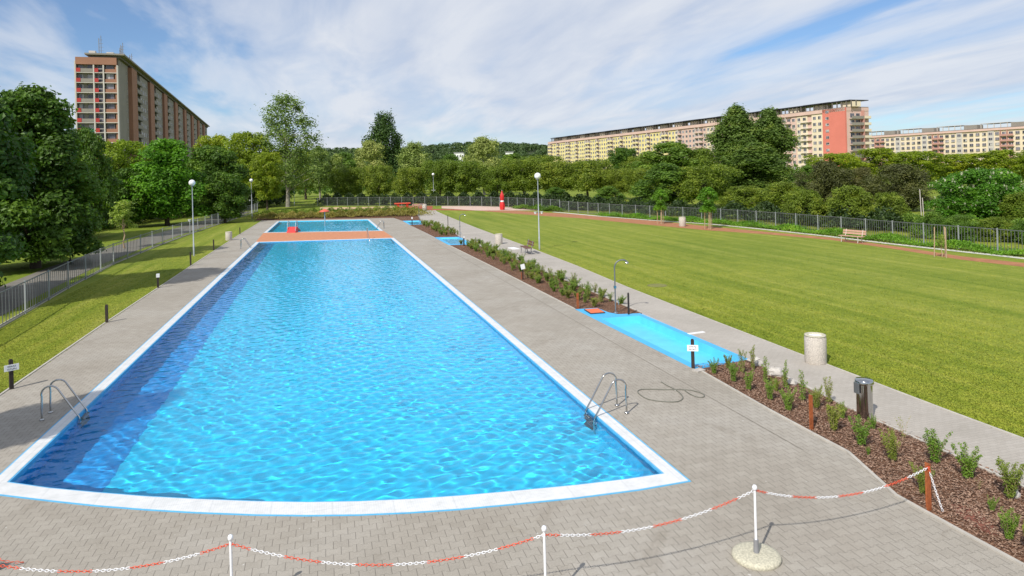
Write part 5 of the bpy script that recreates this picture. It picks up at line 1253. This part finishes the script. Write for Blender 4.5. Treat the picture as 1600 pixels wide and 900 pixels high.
for i in range(nb_):
    u = i * bay; xp = px_u(u); yel = xp < 1053; loggia = (i % 10) in (0, 1) or (i % 10 == 5)
    key = 'yellow' if yel else 'pink'
    if xp > 1055 and (i % 10) in (3, 4): key = 'cream'
    if loggia:
        fc.box('white#fin', u - 0.06, u + 0.10, -1.2, -0.011, 0, HT - 1.6)
        for f in range(NF):
            z = z0 + f * ST
            fc.box('white#slab', u + 0.1, u + bay - 0.06, -1.1, -0.012, z - 0.12, z + 0.02)
            fc.box('yellow#parapet' if yel else 'pink#parapet', u + 0.12, u + bay - 0.08, -1.18, -1.06, z + 0.02, z + 1.0)
            window(t, T, u + 0.5, u + 2.6, z + 0.5, z + 2.3, -0.08)
    else:
        fc.box(key, u + 0.1, u + bay - 0.06, -0.35, -0.013, z0, HT - 1.7)
        for f in range(NF):
            z = z0 + f * ST
            window(t, T, u + 0.65, u + 2.45, z + 0.9, z + 2.25, -0.42)
            if (i + f) % 2: fc.box('white#spandrel', u + 0.65, u + 2.45, -0.38, -0.352, z + 0.15, z + 0.8)
fc.box('pink#top', 0, L, -0.9, -0.014, HT - 1.4, HT + 0.1)
# coral end block
ue = L - 19
for f in range(NF):
    z = z0 + f * ST
    for k in range(2): fc.box('white#slab', ue - 6.4 + k * 3.3, ue - 3.4 + k * 3.3, -1.1, -0.012, z - 0.12, z + 0.02)
fc.box('coral#end', L - 12.2, L + 0.05, -0.9, -0.02, 0, HT + 0.05)
fc.box('cream#strip', L - 18.7, L - 12.25, -0.5, -0.02, 0, HT - 1.5)
for f in range(NF + 1):
    z = z0 + f * ST - 1.0
    window(t, T, L - 10.4, L - 8.6, z + 1.2, z + 2.4, -0.96)
    if f < NF:
        z = z0 + f * ST; window(t, T, L - 17.9, L - 16.1, z + 0.8, z + 2.2, -0.57); window(t, T, L - 15.0, L - 13.2, z + 0.8, z + 2.2, -0.57)
fc.flush({'yellow': 'yellow_bay', 'pink': 'pink_bay', 'cream': 'cream_bay', 'white#fin': 'loggia_fin', 'white#slab': 'loggia_slab', 'yellow#parapet': 'yellow_parapet', 'pink#parapet': 'pink_parapet', 'white#spandrel': 'spandrel', 'pink#top': 'attic_band', 'coral#end': 'coral_end_wall', 'cream#strip': 'cream_bay'})
# right gable with balconies
TG = T @ Matrix.Translation((L, 0, 0)) @ Matrix.Rotation(pi / 2, 4, 'Z'); fg = Facade(t, TG)
fg.box('pink#gable', 0.0, BW, -0.10, -0.055, HT - 1.4, HT + 0.1)
for f in range(NF):
    z = z0 + f * ST
    fg.box('white#slab', 1.5, BW - 0.3, -1.5, -0.01, z - 0.12, z + 0.02); fg.box('conc#parapet', 1.5, BW - 4.4, -1.55, -1.45, z + 0.02, z + 1.05); fg.box('cream#p', BW - 4.2, BW - 0.3, -1.56, -1.46, z + 0.02, z + 1.05)
    window(t, TG, 2, 4.4, z + 0.4, z + 2.3, -0.06); window(t, TG, 5.4, 7.8, z + 0.4, z + 2.3, -0.06)
fg.box('brick#edge', BW - 4.5, BW - 4.25, -1.6, -0.01, 0, HT - 1.2)
fg.flush({'white#slab': 'balcony_slab', 'conc#parapet': 'balcony_parapet', 'cream#p': 'cream_parapet', 'brick#edge': 'reddish_fin', 'pink#gable': 'gable_band'})
rf = MB().box(0, L, 0.3, BW, HT + 0.01, HT + 0.4, T).obj('roof', BM['roof'], t)
seg_l = 15.0; k = 0; u = 2.0; b1 = MB(); b2 = MB(); b3 = MB()
while u < L - 8:
    b1.box(u, min(u + seg_l, L + 1.0), 1.0 if k % 2 else 0.4, BW - 1, HT + 3.0, HT + 3.35, T)
    for q in range(6): xx = u + q * seg_l / 6 + 0.4; b2.box(xx, xx + 0.35, 1.2, 1.6, HT + 0.41, HT + 3.0, T)
    b3.box(u + 4.0, u + 10.5, 2.4, 7, HT + 0.41, HT + 2.6, T); u += seg_l + 0.3; k += 1
b1.obj('solar_array', BM['solar'], rf); emit_pieces(b2, 'rack', BM['roof'], rf); emit_pieces(b3, 'penthouse', BM['cream'], rf)
emit_windows(t)

# --- cream block at the right
t, T, L, HT, BW, ang = panel_block(1340, 440, 1760, 315, 188, None, 'cream slab block with reddish loggias at the right edge', 8, 3.3)
B_ = P(1600, 355); 
MB().box(0, L, 0.0, BW, 0, HT, T).obj('wall', BM['cream'], t); fc = Facade(t, T); NF = 7; z0 = HT - 1.4 - NF * ST
for i in range(int(L / bay)):
    u = i * bay; lg = (i % 11) in (4, 5)
    if lg:
        fc.box('brick#fin', u - 0.06, u + 0.12, -1.2, -0.011, 0, HT - 1.2)
        for f in range(NF):
            z = z0 + f * ST; fc.box('brick#parapet', u + 0.13, u + bay - 0.08, -1.18, -1.06, z + 0.02, z + 1.0); fc.box('white#slab', u + 0.13, u + bay - 0.08, -1.05, -0.012, z - 0.12, z + 0.02); window(t, T, u + 0.5, u + 2.6, z + 0.5, z + 2.3, -0.08)
    else:
        if i % 11 in (2, 8): fc.box('white#bay', u + 0.1, u + bay - 0.06, -0.3, -0.013, z0, HT - 1.0)
        for f in range(NF):
            z = z0 + f * ST; window(t, T, u + 0.6, u + 2.6, z + 0.85, z + 2.3, -0.37)
fc.box('pink#top', 0, L, -0.7, -0.014, HT - 0.9, HT + 0.2)
fc.flush({'brick#fin': 'reddish_fin', 'brick#parapet': 'reddish_parapet', 'white#slab': 'loggia_slab', 'white#bay': 'white_bay', 'pink#top': 'attic_band'})
rf = MB().box(0, L, 0.3, BW, HT + 0.21, HT + 0.5, T).obj('roof', BM['roof'], t); b1 = MB(); b2 = MB(); b3 = MB(); u = 3.0
while u < L - 12:
    b1.box(u, u + 14, 1.0, BW - 2, HT + 2.9, HT + 3.15, T)
    for q in range(5): b2.box(u + q * 3.3, u + q * 3.3 + 0.3, 1.2, 1.5, HT + 0.51, HT + 2.9, T)
    b3.box(u + 15, u + 22, 1.5, 7, HT + 0.51, HT + 2.8, T); u += 24
emit_pieces(b1, 'roof_frame', BM['rack'], rf); emit_pieces(b2, 'strut', BM['white'], rf); emit_pieces(b3, 'penthouse', BM['conc'], rf)
emit_windows(t)
